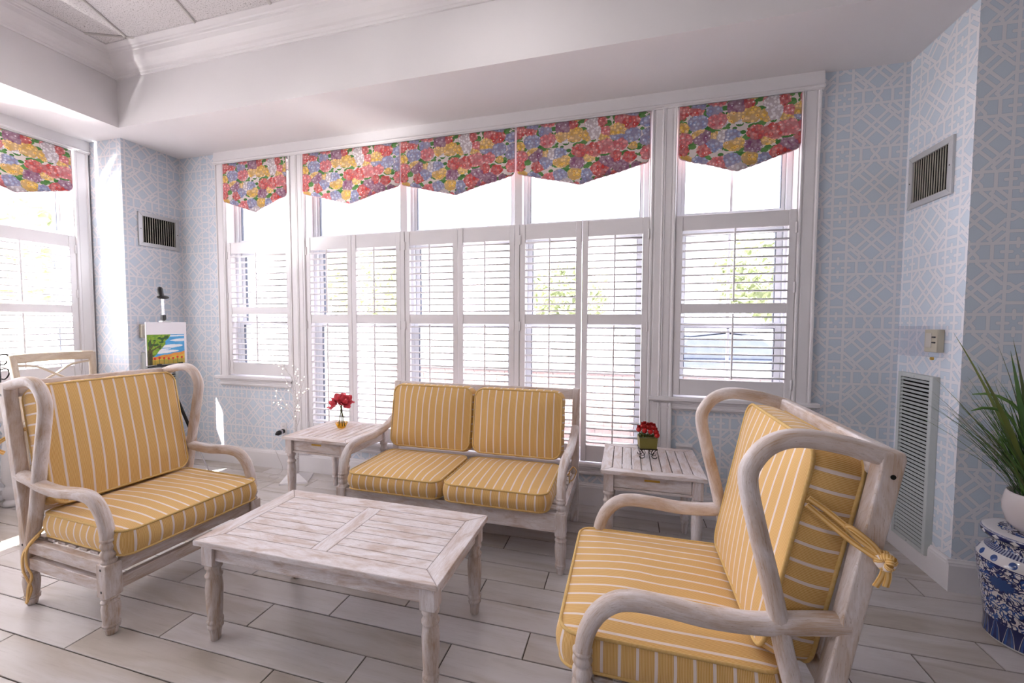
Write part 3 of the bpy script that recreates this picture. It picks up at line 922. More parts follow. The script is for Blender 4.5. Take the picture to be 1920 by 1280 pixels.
# ================================================================== furniture
TURN = [(0, .58), (.015, .66), (.10, .74), (.165, .84), (.17, 1.0), (.20, 1.02), (.21, .88), (.225, .88), (.235, 1.04), (.265, 1.06), (.275, .88), (.29, .90),
        (.42, 1.0), (.56, 1.07), (.68, 1.10), (.78, 1.0), (.82, .88), (.83, 1.08), (.855, 1.12), (.865, .92), (.90, .84), (.93, .9), (.945, 1.08), (.965, 1.12), (.975, 1.0), (1.0, 1.0)]
def turned(m2, x, y, z0, z1, r, n=16):
    m2.lathe([(r * f, z0 + (z1 - z0) * t) for t, f in TURN], (x, y, 0), n)
POST = [(0, 1.0), (.06, 1.06), (.10, .98), (.14, .84), (.20, .84), (.26, 1.0), (.36, 1.12), (.46, 1.06), (.52, .86), (.58, .84), (.62, .98), (.70, 1.1), (.78, 1.04), (.82, .9), (.88, .9), (.91, 1.08), (.97, 1.08), (1.0, .95)]
def post(m2, x, y, z0, z1, r, n=16):
    m2.lathe([(r * f, z0 + (z1 - z0) * t) for t, f in POST], (x, y, 0), n)

def rrect(lx, ly, r, n=80):
    """points round a rounded rectangle with their perimeter coordinate"""
    hx, hy = lx / 2 - r, ly / 2 - r
    segs = [((hx + r, -hy), (hx + r, hy)), ((hx, hy), 0), ((hx, hy + r), (-hx, hy + r)), ((-hx, hy), PI / 2), ((-hx - r, hy), (-hx - r, -hy)), ((-hx, -hy), PI), ((-hx, -hy - r), (hx, -hy - r)), ((hx, -hy), 1.5 * PI)]
    out = []; s = 0.0
    for a, b in segs:
        if isinstance(b, tuple):
            L = math.hypot(b[0] - a[0], b[1] - a[1]); k = max(2, int(L / .03))
            for i in range(k):
                out.append((a[0] + (b[0] - a[0]) * i / k, a[1] + (b[1] - a[1]) * i / k, s + L * i / k))
            s += L
        else:
            L = r * PI / 2; k = 5
            for i in range(k):
                q = b + PI / 2 * i / k
                out.append((a[0] + r * math.cos(q), a[1] + r * math.sin(q), s + L * i / k))
            s += L
    return out, s

def cushion(name, label, mat4, lx, ly, t, r=.05, puff=.02, bulge=.012, seed=0, group=None, sag=0.0):
    c = thing(name, label, 'cushion', group=group)
    c.matrix_world = mat4
    P, S = rrect(lx, ly, r); n = len(P); rg = random.Random(seed)
    ph = [rg.uniform(0, 6.28) for _ in range(6)]
    def wob(x, y): return .004 * math.sin(9 * x + ph[0] + 3 * y) + .003 * math.sin(14 * y + ph[1] + 5 * x)
    m2 = MB()
    rings = [0, .2, .4, .58, .73, .85, .93, .975, 1.0]
    for sg in (1, -1):
        pf = puff if sg > 0 else puff * .12
        V = [(0, 0, sg * (t / 2 + pf))]; F = []
        for q in rings[1:]:
            for (x, y, s) in P:
                h = pf * (1 - q ** 2.6) + (wob(x * q, y * q) * (1 - q * q) if sg > 0 else 0)
                V.append((x * q, y * q, sg * (t / 2 + h)))
        for k in range(n):
            F.append((0, 1 + k, 1 + (k + 1) % n))
        for i in range(len(rings) - 2):
            for k in range(n):
                a, b = 1 + i * n, 1 + (i + 1) * n
                F.append((a + k, b + k, b + (k + 1) % n, a + (k + 1) % n))
        m2.add(V, F, [[(V[i][0] + .0245, V[i][1]) for i in f] for f in F], True)
    V = []; F = []; Uv = []; rows = 6
    for j in range(rows + 1):
        v = j / rows; off = bulge * math.sin(PI * v) - .0
        for i, (x, y, s) in enumerate(P):
            x0, y0, _ = P[i - 1]; x1, y1, _ = P[(i + 1) % n]
            d = Vector((y1 - y0, -(x1 - x0), 0)).normalized()
            w_ = .002 * math.sin(s * 37 + ph[2]) * math.sin(PI * v)
            V.append((x + d.x * (off + w_), y + d.y * (off + w_), t / 2 - t * v))
    for j in range(rows):
        for k in range(n):
            k2 = (k + 1) % n
            F.append((j * n + k, j * n + k2, (j + 1) * n + k2, (j + 1) * n + k))
            s0 = P[k][2]; s1 = P[k + 1][2] if k + 1 < n else S
            v0, v1 = t * j / rows, t * (j + 1) / rows
            Uv.append([(s0, v0), (s1, v0), (s1, v1), (s0, v1)])
    m2.add(V, F, Uv, True)
    m2.build('cover', 'fabric', c)
    for sg in (1, -1):
        m3 = MB(); m3.sweep([(x, y, sg * t / 2) for x, y, s in P], .0058, n=8, side=(0, 0, 1), closed=True)
        m3.build('piping', 'piping', c)
    return c
def ribbon(parent, pts, name='tie', a=.0035, b=.010, side=(0, 1, 0), n=6):
    m2 = MB(); m2.sweep(spline(pts, 6), a, b, n=8, side=side, sq=.8)
    m2.uv = [[(q[1] * .45 + .030, q[0]) for q in f] for f in m2.uv]
    return m2.build(name, 'fabric', parent)
def knot(parent, p, r=.02):
    m2 = MB()
    for k in range(3):
        pts = []
        for i in range(13):
            q = 2 * PI * i / 12
            v = Vector((math.cos(q) * r, math.sin(q) * r * .8, 0))
            v.rotate(Matrix.Rotation(k * 1.05, 3, 'X') @ Matrix.Rotation(k * .9, 3, 'Y'))
            pts.append(Vector(p) + v)
        m2.sweep(pts, .008, .010, n=8)
    return m2.build('knot', 'fabric', parent)

# ---- wing armchair. local: +x forward, u = 0 under the front of the wing, y lateral
def armchair(label, loc, rz):
    t = thing('wing_armchair', label, 'armchair', loc, rz, 'whitewashed wing armchairs')
    HY = .35
    WD = 'worn'
    for s in (-1, 1):
        y = s * HY
        m2 = MB()
        pts = spline([(-.335, y, 1.072), (-.23, y, 1.099), (-.135, y, 1.108), (-.075, y, 1.088), (-.037, y, 1.045), (-.022, y, .99), (-.043, y, .88), (-.075, y, .75), (-.098, y, .65), (-.118, y, .55), (-.146, y, .44), (-.182, y, .32)], 6)
        m2.sweep(pts, .0235, .025, n=14, sq=.72); m2.build('wing_frame', WD, t)
        m2 = MB()
        pts = spline([(-.255, y, .642), (-.17, y, .628), (-.06, y, .605), (.06, y, .598), (.17, y, .606), (.26, y, .607), (.315, y, .592), (.362, y, .549), (.392, y, .488), (.403, y, .425)], 6)
        m2.sweep(pts, [.0265 - .001 * (i > len(pts) * .8) for i in range(len(pts))], .0265, n=14, sq=.8); m2.build('armrest', WD, t)
        # front post: turned leg, block, turned column
        m2 = MB(); m2.box((.403 - .032, y - .032, .177), (.403 + .032, y + .032, .326), grain=2); m2.build('post_block', WD, t, .004)
        m2 = MB(); post(m2, .403, y, .324, .436, .0275); m2.build('turned_post', WD, t)
        m2 = MB(); turned(m2, .403, y, 0, .180, .031); m2.build('leg', WD, t)
        # raked back post and its turned foot
        m2 = MB()
        m2.prism([(-.178, .175), (-.176, .33), (-.300, 1.052), (-.300, 1.094), (-.350, 1.094), (-.353, 1.075), (-.238, .42), (-.236, .175)], y - .025, y + .025, axis=1, grain=2)
        m2.build('back_post', WD, t, .006, 3)
        m2 = MB(); turned(m2, -.206, y, 0, .180, .029); m2.build('leg', WD, t)
        for a, b in ((.268, .326), (.188, .243)):
            m2 = MB(); m2.box((-.185, y - .016, a), (.378, y + .016, b)); m2.build('side_rail', WD, t, .003)
        for (px, pz) in ((.403, .305), (.403, .205), (-.206, .31), (-.206, .22), (-.325, 1.035)):
            m2 = MB(); q = y + s * (.0322 if px > 0 else .0252)
            m2.lathe([(.006, 0), (.006, -s * .003), (.0035, -s * .003)], (px, q + s * .0006, pz), 10, axis=1); m2.build('bolt', 'blackmetal', t)
    for a, b, x in ((.268, .326, .403), (.188, .243, .403), (.268, .326, -.206)):
        m2 = MB(); m2.box((x - .016, -HY + .03, a), (x + .016, HY - .03, b), grain=1); m2.build('cross_rail', WD, t, .003)
    for i in range(7):
        x = -.15 + i * .082
        m2 = MB(); m2.box((x - .029, -HY + .018, .3265), (x + .029, HY - .018, .339), grain=1); m2.build('seat_slat', WD, t, .003)
    m2 = MB(); m2.X = Matrix.Translation((-.327, 0, 1.068)) @ Matrix.Rotation(-.18, 4, 'Y'); m2.box((-.022, -HY + .025, -.05), (.022, HY - .025, .028), grain=1); m2.build('top_rail', WD, t, .008, 3)
    m2 = MB(); m2.X = Matrix.Translation((-.226, 0, .47)) @ Matrix.Rotation(-.18, 4, 'Y'); m2.box((-.014, -HY + .025, -.03), (.014, HY - .025, .03), grain=1); m2.build('back_rail', WD, t, .004)
    for i in range(6):
        y = -.25 + .1 * i
        m2 = MB(); m2.X = Matrix.Translation((-.274, y, .755)) @ Matrix.Rotation(-.175, 4, 'Y'); m2.box((-.008, -.028, -.265), (.008, .028, .27), grain=2); m2.build('back_slat', WD, t, .003)
    return t
def frame_mat(origin, ex, ey, ez):
    m4 = Matrix((Vector(ex), Vector(ey), Vector(ez))).transposed().to_4x4(); m4.translation = Vector(origin)
    return m4
def armchair_cushions(loc, rz, which, seed):
    B = Matrix.Translation(loc) @ Matrix.Rotation(rz, 4, 'Z')
    # seat: local x = lateral (stripes), y = forward, z = up
    sc = cushion('seat_cushion', 'striped yellow seat cushion on the %s' % which, B @ frame_mat((.172, 0, .408), (0, 1, 0), (-1, 0, 0), (0, 0, 1)), .665, .615, .108, .055, .022, .014, seed, 'yellow striped chair cushions')
    q = math.radians(11.2)
    ez = Vector((math.cos(q), 0, math.sin(q))); ey = Vector((-math.sin(q), 0, math.cos(q)))
    bc = cushion('back_cushion', 'striped yellow back cushion leaning in the %s' % which, B @ frame_mat((-.190, 0, .775), (0, 1, 0), ey, ez), .625, .60, .115, .06, .020, .012, seed + 1, 'yellow striped chair cushions')
    return sc, bc
CH_R = ((.293, 1.552, 0), PI)
CH_L = ((-2.590, 1.632, 0), math.radians(-3.0))
armchair('whitewashed wing armchair at right, seen from its back corner', *CH_R)
armchair('whitewashed wing armchair at left, facing the coffee table', *CH_L)
sc, bc = armchair_cushions(CH_R[0], CH_R[1], 'armchair at right', 3)
# tie of the right armchair: back cushion local x lateral, y up, z front (near side is +x here)
RK = dict(a=.0075, b=.0026, side=(1, 0, 0))
ribbon(bc, [(.327, .165, .052), (.338, .148, .010), (.362, .120, -.045), (.388, .098, -.095)], **RK)
ribbon(bc, [(.327, .147, .052), (.340, .125, .010), (.364, .098, -.045), (.390, .082, -.095)], **RK)
ribbon(bc, [(.388, .092, -.095), (.392, .115, -.070), (.384, .135, -.030), (.372, .132, -.022), (.374, .116, -.045), (.388, .096, -.090)], a=.007, b=.0026, side=(1, 0, 0))
knot(bc, (.392, .084, -.104), .016)
ribbon(bc, [(.394, .078, -.104), (.396, .050, -.104), (.394, .018, -.098)], **RK)
ribbon(bc, [(.394, .078, -.108), (.398, .052, -.114), (.396, .026, -.116)], **RK)
sc, bc = armchair_cushions(CH_L[0], CH_L[1], 'armchair at left', 9)
# near side is -x in the left chair's cushion frames
ribbon(bc, [(-.318, .10, -.05), (-.335, .09, -.10), (-.385, .055, -.150), (-.392, .03, -.165), (-.36, .0, -.175)], side=(0, 1, 0))
ribbon(bc, [(-.385, .055, -.150), (-.40, .0, -.185), (-.405, -.035, -.235), (-.41, -.05, -.27)], side=(0, 1, 0))
ribbon(sc, [(-.325, -.27, -.01), (-.352, -.30, -.05), (-.385, -.322, -.11), (-.382, -.315, -.19), (-.378, -.335, -.25), (-.384, -.325, -.31), (-.390, -.335, -.375)], side=(0, 1, 0)) if 0 else None
ribbon(sc, [(-.325, .27, -.005), (-.350, .295, -.04), (-.385, .315, -.10), (-.388, .318, -.18), (-.380, .30, -.235), (-.388, .315, -.295), (-.392, .318, -.360)], side=(0, 1, 0))
ribbon(sc, [(-.352, .29, -.045), (-.390, .330, -.12), (-.394, .335, -.20), (-.388, .322, -.25), (-.382, .305, -.30), (-.394, .322, -.365)], side=(0, 1, 0))

# ---- two-seat settee under the window. local: +x forward (towards the room), y lateral
def loveseat(label, loc, rz):
    t = thing('loveseat', label, 'loveseat', loc, rz)
    HY = .705; WD = 'wood'
    for s in (-1, 1):
        y = s * HY
        m2 = MB(); m2.box((.315 - .03, y - .03, .225), (.315 + .03, y + .03, .347), grain=2); m2.build('post_block', WD, t, .004)
        m2 = MB(); post(m2, .315, y, .345, .432, .027); m2.build('turned_post', WD, t)
        m2 = MB(); turned(m2, .315, y, 0, .228, .030); m2.build('leg', WD, t)
        m2 = MB()
        pts = spline([(.315, y, .425), (.308, y, .485), (.275, y, .545), (.225, y, .58), (.14, y, .592), (.03, y, .588), (-.09, y, .592), (-.2, y, .615), (-.325, y, .665)], 6)
        m2.sweep(pts, [.023 + .003 * i / len(pts) for i in range(len(pts))], .026, n=14, sq=.75); m2.build('armrest', WD, t)
        m2 = MB()
        m2.prism([(-.312, 0), (-.312, .36), (-.352, .935), (-.398, .935), (-.362, .36), (-.362, 0)], y - .025, y + .025, axis=1, grain=2); m2.build('back_post', WD, t, .005)
        m2 = MB(); m2.box((-.315, y - .015, .255), (.287, y + .015, .340)); m2.build('side_rail', WD, t, .003)
    for x, a, b in ((.315, .236, .338), (-.337, .256, .338)):
        m2 = MB(); m2.box((x - .014, -HY + .028, a), (x + .014, HY - .028, b), grain=1); m2.build('seat_rail', WD, t, .003)
    m2 = MB(); m2.box((-.300, -.02, .27), (.3, .02, .335)); m2.build('centre_rail', WD, t, .003)
    for i in range(8):
        x = -.27 + i * .075
        m2 = MB(); m2.box((x - .026, -HY + .016, .3385), (x + .026, HY - .016, .350), grain=1); m2.build('seat_slat', WD, t, .003)
    m2 = MB(); m2.box((-.390, -HY + .025, .855), (-.355, HY - .025, .930), grain=1); m2.build('top_rail', WD, t, .006)
    m2 = MB(); m2.box((-.365, -HY + .025, .44), (-.335, HY - .025, .49), grain=1); m2.build('back_rail', WD, t, .004)
    for i in range(12):
        y = -.6 + i * 1.2 / 11
        m2 = MB(); m2.X = Matrix.Translation((-.361, y, .67)) @ Matrix.Rotation(-.06, 4, 'Y'); m2.box((-.007, -.022, -.19), (.007, .022, .19), grain=2); m2.build('back_slat', WD, t, .003)
    return t
LV = ((-1.038, 2.56, 0), -PI / 2)
loveseat('whitewashed two-seat settee under the wide window', *LV)
B = Matrix.Translation(LV[0]) @ Matrix.Rotation(LV[1], 4, 'Z')
GC = 'yellow striped settee cushions'
q = math.radians(9.0); ez = Vector((math.cos(q), 0, math.sin(q))); ey = Vector((-math.sin(q), 0, math.cos(q)))
for i, (yc, nm) in enumerate(((-.325, 'left'), (.325, 'right'))):
    sc = cushion('seat_cushion', 'striped yellow seat cushion on the %s half of the loveseat' % nm, B @ frame_mat((.118, yc, .408), (0, 1, 0), (-1, 0, 0), (0, 0, 1)), .624, .51, .098, .06, .026, .016, 21 + i, GC)
    bc = cushion('back_cushion', 'striped yellow back cushion on the %s half of the loveseat' % nm, B @ frame_mat((-.212, yc - (.002 if i else -.004), .705), (0, 1, 0), ey, ez), .618, .44, .105, .06, .034, .014, 25 + i, GC)
    if i == 1:
        ribbon(sc, [(.318, .235, -.02), (.362, .262, -.01), (.372, .252, .02), (.392, .25, .045), (.410, .262, .02), (.405, .27, -.01), (.388, .262, -.045), (.370, .262, -.055)], b=.006, side=(0, 1, 0))
        ribbon(sc, [(.362, .262, .0), (.368, .262, -.06), (.378, .27, -.12), (.380, .262, -.17), (.372, .275, -.215)], b=.006, side=(0, 1, 0))

# ---- slatted tables
def mitred_top(t, L, Wd, b, z0, z1, mat):
    x0, x1, y0, y1 = -L / 2, L / 2, -Wd / 2, Wd / 2; e = .0008
    for poly, gr in (([(x0 + e, y0), (x1 - e, y0), (x1 - b - e, y0 + b), (x0 + b + e, y0 + b)], 0), ([(x0 + e, y1), (x1 - e, y1), (x1 - b - e, y1 - b), (x0 + b + e, y1 - b)], 0),
                     ([(x0, y0 + e), (x0, y1 - e), (x0 + b, y1 - b - e), (x0 + b, y0 + b + e)], 1), ([(x1, y0 + e), (x1, y1 - e), (x1 - b, y1 - b - e), (x1 - b, y0 + b + e)], 1)):
        m2 = MB(); m2.prism(poly, z0, z1, axis=2, grain=gr); m2.build('top_board', mat, t, .003)
def coffee_table(label, loc):
    t = thing('coffee_table', label, 'table', loc, 0.0)
    L, Wd, H, b = 1.145, .563, .463, .082
    mitred_top(t, L, Wd, b, H - .024, H, 'wood')
    m2 = MB(); m2.box((-.038, -Wd / 2 + b + .001, H - .024), (.038, Wd / 2 - b - .001, H - .0005), grain=1); m2.build('top_board', 'wood', t, .002)
    ns = 7; gp = .003; sw = (Wd - 2 * b - gp * (ns + 1)) / ns
    for a, c in ((-L / 2 + b + .002, -.040), (.040, L / 2 - b - .002)):
        for i in range(ns):
            y = -Wd / 2 + b + gp + i * (sw + gp)
            m2 = MB(); m2.box((a, y, H - .022), (c, y + sw, H - .001), grain=0); m2.build('top_slat', 'wood', t, .0015)
    m2 = MB(); m2.box((-L / 2 + b - .01, -Wd / 2 + b - .01, H - .034), (L / 2 - b + .01, Wd / 2 - b + .01, H - .026)); m2.build('gap_backing', 'dark', t)  # near-black sheet under the slats makes their gaps read dark
    ax, ay = L / 2 - .052, Wd / 2 - .05
    for sx in (-1, 1):
        for sy in (-1, 1):
            m2 = MB(); m2.box((sx * ax - .031, sy * ay - .031, .345), (sx * ax + .031, sy * ay + .031, H - .0245), grain=2); m2.build('leg_block', 'wood', t, .003)
            m2 = MB(); turned(m2, sx * ax, sy * ay, 0, .347, .0305, 20); m2.build('leg', 'worn', t)
    for sy in (-1, 1):
        m2 = MB(); m2.box((-ax + .031, sy * (ay + .006) - .011, .372), (ax - .031, sy * (ay + .006) + .011, H - .0245)); m2.box((-ax + .031, sy * (ay + .006) - .013, .366), (ax - .031, sy * (ay + .006) + .014, .376)); m2.build('apron', 'wood', t, .002)
    for sx in (-1, 1):
        m2 = MB(); m2.box((sx * (ax + .006) - .011, -ay + .031, .366), (sx * (ax + .006) + .011, ay - .031, H - .0245), grain=1); m2.build('apron', 'wood', t, .002)
    m2 = MB(); m2.box((ax + .0165, -.052, .418), (ax + .0195, .052, .434)); m2.build('brass_pull', 'brass', t, .001)
    return t
coffee_table('low whitewashed slatted coffee table in the middle of the seating', (-1.205, 1.592, 0))
def side_table(label, loc, rz):
    t = thing('side_table', label, 'table', loc, rz, 'whitewashed side tables')
    L, Wd, H, b = .570, .555, .553, .062
    mitred_top(t, L, Wd, b, H - .022, H, 'wood')
    ns = 8; gp = .005; sw = (L - 2 * b - gp * (ns + 1)) / ns
    for i in range(ns):
        x = -L / 2 + b + gp + i * (sw + gp)
        m2 = MB(); m2.box((x, -Wd / 2 + b + .001, H - .020), (x + sw, Wd / 2 - b - .001, H - .0008), grain=1); m2.build('top_slat', 'wood', t, .0015)
    ax, ay = L / 2 - .045, Wd / 2 - .045
    for sx in (-1, 1):
        for sy in (-1, 1):
            m2 = MB(); m2.box((sx * ax - .028, sy * ay - .028, .425), (sx * ax + .028, sy * ay + .028, H - .0225), grain=2); m2.build('leg_block', 'wood', t, .003)
            m2 = MB(); turned(m2, sx * ax, sy * ay, 0, .427, .0275, 16); m2.build('leg', 'wood', t)
    for sx in (-1, 1):
        m2 = MB(); m2.box((sx * ax - .010, -ay + .028, .44), (sx * ax + .010, ay - .028, H - .0225), grain=1); m2.build('apron', 'wood', t, .002)
    m2 = MB(); m2.box((-ax + .028, ay - .01, .44), (ax - .028, ay + .01, H - .0225)); m2.build('apron', 'wood', t, .002)
    m2 = MB(); m2.box((-ax + .028, -ay - .014, .432), (ax - .028, -ay + .010, .446)); m2.build('lower_rail', 'wood', t, .002)
    d = MB(); d.box((-ax + .031, -ay - .012, .449), (ax - .031, -ay + .012, H - .026)); dr = d.build('drawer', 'wood', t, .002)
    m2 = MB(); m2.box((-.042, -ay - .015, .498), (.042, -ay - .0122, .510)); m2.build('brass_pull', 'brass', dr, .001)
    return t
side_table('whitewashed side table with the pot of red roses on it', (.155, 2.683, 0), 0.0)
side_table('whitewashed side table with the glass flower vase on it', (-2.148, 2.735, 0), math.radians(-1.5))

# ================================================================== fixtures and decor
def supply_grille(label, loc, rz, wd=.358, z0=2.093, z1=2.402):
    t = thing('supply_grille', label, 'vent', loc, rz, 'supply air grilles')
    b = .034
    m2 = MB(); m2.box((.01, -.004, z0 + .01), (wd - .01, -.001, z1 - .01)); m2.build('duct_shade', 'dark', t)  # near-black panel on the wall, painting the shade inside the duct
    for poly in ([(0, z0), (wd, z0), (wd - b, z0 + b), (b, z0 + b)], [(0, z1), (wd, z1), (wd - b, z1 - b), (b, z1 - b)],
                 [(0, z0), (0, z1), (b, z1 - b), (b, z0 + b)], [(wd, z0), (wd, z1), (wd - b, z1 - b), (wd - b, z0 + b)]):
        m2 = MB(); m2.prism(poly, -.014, 0, axis=1); m2.build('frame_side', 'alu', t, .002)
    n = 15
    v = MB(); v.box((-.0012, -.0165, z0 + b - .002), (.0012, -.0122, z1 - b + .002)); vm_ = v.mesh('vane', 'slatmetal')
    for i in range(n):
        o = link('vane', vm_, t); o.location = (b + .008 + (wd - 2 * b - .016) * i / (n - 1), .008, 0); o.rotation_euler = (0, 0, 0)
    for x in (b / 2, wd - b / 2):
        m2 = MB(); m2.lathe([(.004, -.0155), (.004, -.013)], (x, 0, (z0 + z1) / 2), 8, axis=1); m2.build('screw', 'blackmetal', t)
    return t
def return_grille(label, loc, rz, wd=.300, z0=.100, z1=1.107):
    t = thing('return_grille', label, 'vent', loc, rz, 'louvred return air grilles')
    b = .026
    m2 = MB(); m2.box((.008, -.021, z0 + .01), (wd - .008, -.0205, z1 - .01)); m2.build('filter', 'dark', t)  # near-black sheet that paints the shade between and under the blades
    for a, c in (((0, -.036, z0), (b, 0, z1)), ((wd - b, -.036, z0), (wd, 0, z1)), ((b, -.036, z0), (wd - b, 0, z0 + b)), ((b, -.036, z1 - b), (wd - b, 0, z1))):
        m2 = MB(); m2.box(a, c); m2.build('frame_side', 'greygrille', t, .003)
    n = 42
    v = MB(); v.X = Matrix.Rotation(math.radians(38), 4, 'X'); v.box((0, -.008, -.0007), (wd - 2 * b, .008, .0007)); vm_ = v.mesh('louver_blade', 'greygrille')
    for i in range(n):
        o = link('louver_blade', vm_, t); o.location = (b, -.030, z0 + b + (z1 - z0 - 2 * b) * (i + .5) / n)
    for z in (z0 + b / 2, z1 - b / 2):
        m2 = MB(); m2.lathe([(.004, -.0385), (.004, -.036)], (wd / 2, 0, z), 8, axis=1); m2.build('screw', 'chrome', t)
    return t
def thermostat(label, loc, rz, wd=.15, z0=1.218, z1=1.388, lid=True):
    t = thing('thermostat', label, 'thermostat', loc, rz, 'thermostats in clear guards')
    m2 = MB(); m2.box((.02, -.035, z0 + .025), (wd - .03, -.001, z1 - .02)); m2.build('body', 'beige', t, .004)
    m2 = MB(); m2.box((.035, -.038, z0 + .05), (wd - .07, -.0352, z1 - .04)); m2.build('dial_face', 'slatmetal', t, .002)
    for z in (z0 + .075, z0 + .105):
        m2 = MB(); m2.box((wd - .06, -.043, z), (wd - .04, -.0352, z + .008)); m2.build('lever', 'black', t, .001)
    m2 = MB()
    V = [(x, y, z) for y in (-.058, 0) for x, z in ((0, z0), (wd, z0), (wd, z1), (0, z1))]
    m2.add(V, [(0, 1, 2, 3)] + [(i, (i + 1) % 4, 4 + (i + 1) % 4, 4 + i) for i in range(4)])
    m2.build('clear_guard', 'plastic', t)
    m2 = MB()
    if lid: m2.box((wd + .002, -.062, z0), (wd + .15, -.058, z1)); m2.build('open_lid', 'plastic', t)
    m2 = MB(); m2.lathe([(.009, -.06), (.009, -.07)], (wd - .01, 0, z0 - .006), 10, axis=1); m2.build('lock', 'brass', t)
    return t
RR = dict(rz=-PI / 2); RL = dict(rz=PI / 2)
supply_grille('aluminium supply grille on the blue wall above the right thermostat', (1.664, 3.136, 0), -PI / 2)
supply_grille('aluminium supply grille on the wall above the easel', (-4.328, 2.795, 0), PI / 2)
return_grille('tall louvred return grille beside the garden stool', (1.664, 3.102, 0), -PI / 2)
return_grille('louvred return grille behind the easel', (-4.328, 2.785, 0), PI / 2)
th = thermostat('beige thermostat in a clear guard above the tall louvred grille', (1.664, 2.905, 0), -PI / 2, lid=False)
m2 = MB(); m2.box((-.165, -.062, 1.213), (-.003, -.058, 1.386)); m2.build('open_lid', 'plastic', th)
thermostat('thermostat in a clear guard behind the painting', (-4.328, 2.755, 0), PI / 2, lid=False)

def plate(label, x, z, wd=.07, h=.115):
    t = thing('wall_outlet', label, 'outlet', (x, YB, z))
    m2 = MB(); m2.box((-wd / 2, -.006, -h / 2), (wd / 2, 0, h / 2)); m2.build('cover_plate', 'white', t, .002)
    for dz in (-.022, .022):
        m2 = MB(); m2.box((-.017, -.009, dz - .014), (.017, -.0055, dz + .014)); s = m2.build('socket', 'white', t, .003)
        for dx in (-.006, .006):
            m3 = MB(); m3.box((dx - .001, -.0095, dz - .004), (dx + .001, -.0085, dz + .005)); m3.build('slot', 'black', s)
    return t
plate('white wall outlet with the black plug beside the twig tree', -3.117, .385)
m2 = MB(); m2.box((-.05, -.012, -.05), (.05, 0, .03)); m2.box((-.055, -.03, .012), (.055, 0, .034))
bx_ = tag(m2.build('wall_box', 'white', None, .003), 'small white wall box behind the side table with roses', 'wall box'); bx_.location = (.413, YB, .50)

# plug-in timer and its cord
t = thing('plug_adapter', 'black plug adapter with chrome band in the wall outlet', 'plug', (-3.117, 3.173, .363), math.radians(14))
m2 = MB(); m2.lathe([(.018, 0), (.022, -.004), (.022, -.035)], (0, 0, 0), 14, axis=1); m2.build('body', 'black', t)
m2 = MB(); m2.lathe([(.0225, -.036), (.0225, -.060)], (0, 0, 0), 14, axis=1); m2.build('clear_band', 'chrome', t)
m2 = MB(); m2.lathe([(.022, -.061), (.022, -.085), (.014, -.088), (.012, -.112), (.006, -.114)], (0, 0, 0), 14, axis=1); m2.build('cap', 'black', t)
m2 = MB(); m2.sweep(spline([(-3.090, 3.05, .352), (-3.09, 3.03, .28), (-3.065, 3.05, .17), (-3.045, 3.08, .06), (-3.05, 3.06, .006), (-3.09, 2.98, .004), (-3.04, 2.94, .004), (-2.98, 2.97, .004), (-3.0, 2.86, .004), (-3.12, 2.76, .004)], 8), .0016, n=6, side=(1, 0, 0))
tag(m2.build('power_cord', 'pot'), 'thin pale cord trailing from the wall plug to the floor', 'cord')

# ---- lit birch twig tree
t = thing('twig_tree', 'lit white birch twig tree behind the side table with the vase', 'twig tree', (-2.795, 2.985, 0))
m2 = MB(); m2.add([(-.115, -.115, 0), (.115, -.115, 0), (.115, .115, 0), (-.115, .115, 0), (-.112, -.112, .012), (.112, -.112, .012), (.112, .112, .012), (-.112, .112, .012), (-.022, -.022, .058), (.022, -.022, .058), (.022, .022, .058), (-.022, .022, .058)],
           [(0, 1, 2, 3), (8, 9, 10, 11)] + [(i, (i + 1) % 4, 4 + (i + 1) % 4, 4 + i) for i in range(4)] + [(4 + i, 4 + (i + 1) % 4, 8 + (i + 1) % 4, 8 + i) for i in range(4)])
o = m2.build('base', 'white', t); o.rotation_euler = (0, 0, .5)
tr = spline([(0, 0, .05), (.004, 0, .25), (-.004, .0, .45), (.006, .0, .62), (.0, 0, .80), (-.012, 0, .93)], 5)
m2 = MB(); m2.sweep(tr, [.020 - .014 * i / len(tr) for i in range(len(tr))], n=10, side=(0, 1, 0)); m2.build('trunk', 'bark', t)
BR = [[(0, 0, .50), (-.05, -.02, .62), (-.13, -.03, .73), (-.20, -.02, .79)], [(0, 0, .85), (-.07, -.02, .98), (-.15, -.04, 1.07), (-.26, -.03, 1.17)], [(-.02, 0, .90), (-.10, -.03, 1.0), (-.19, -.02, 1.03)],
      [(.003, 0, .46), (.04, .0, .56), (.055, -.02, .68), (.05, -.03, .80)], [(0, 0, .62), (.05, -.02, .75), (.10, -.02, .86), (.12, -.02, .93)], [(0, 0, .72), (-.05, -.02, .82), (-.09, -.03, .95)],
      [(.003, 0, .58), (-.03, .02, .70), (-.01, .03, .86), (.02, .02, 1.0)], [(.003, 0, .66), (.04, .03, .74), (.09, .03, .79), (.14, .01, .80)], [(0, 0, .78), (.03, -.02, .90), (.03, -.03, 1.02)], [(-.05, -.02, .62), (-.10, -.04, .66), (-.16, -.05, .68)],
      [(0, 0, .55), (.03, -.03, .60), (.08, -.03, .66)]]
bl = MB(); bl.sphere((0, 0, 0), .0042, 6, 4); blm = bl.mesh('bulb', 'led')
for pts in BR:
    sp = spline(pts, 5)
    m2 = MB(); m2.sweep(sp, [.0055 - .0042 * i / len(sp) for i in range(len(sp))], n=6, side=(0, 1, 0)); m2.build('branch', 'bark', t)
    for k in range(4):
        p = sp[int(len(sp) * (.45 + .16 * k)) if int(len(sp) * (.45 + .16 * k)) < len(sp) else -1]
        o = link('bulb', blm, t); o.location = (p.x + random.uniform(-.02, .02), p.y - .01, p.z + random.uniform(-.02, .02))

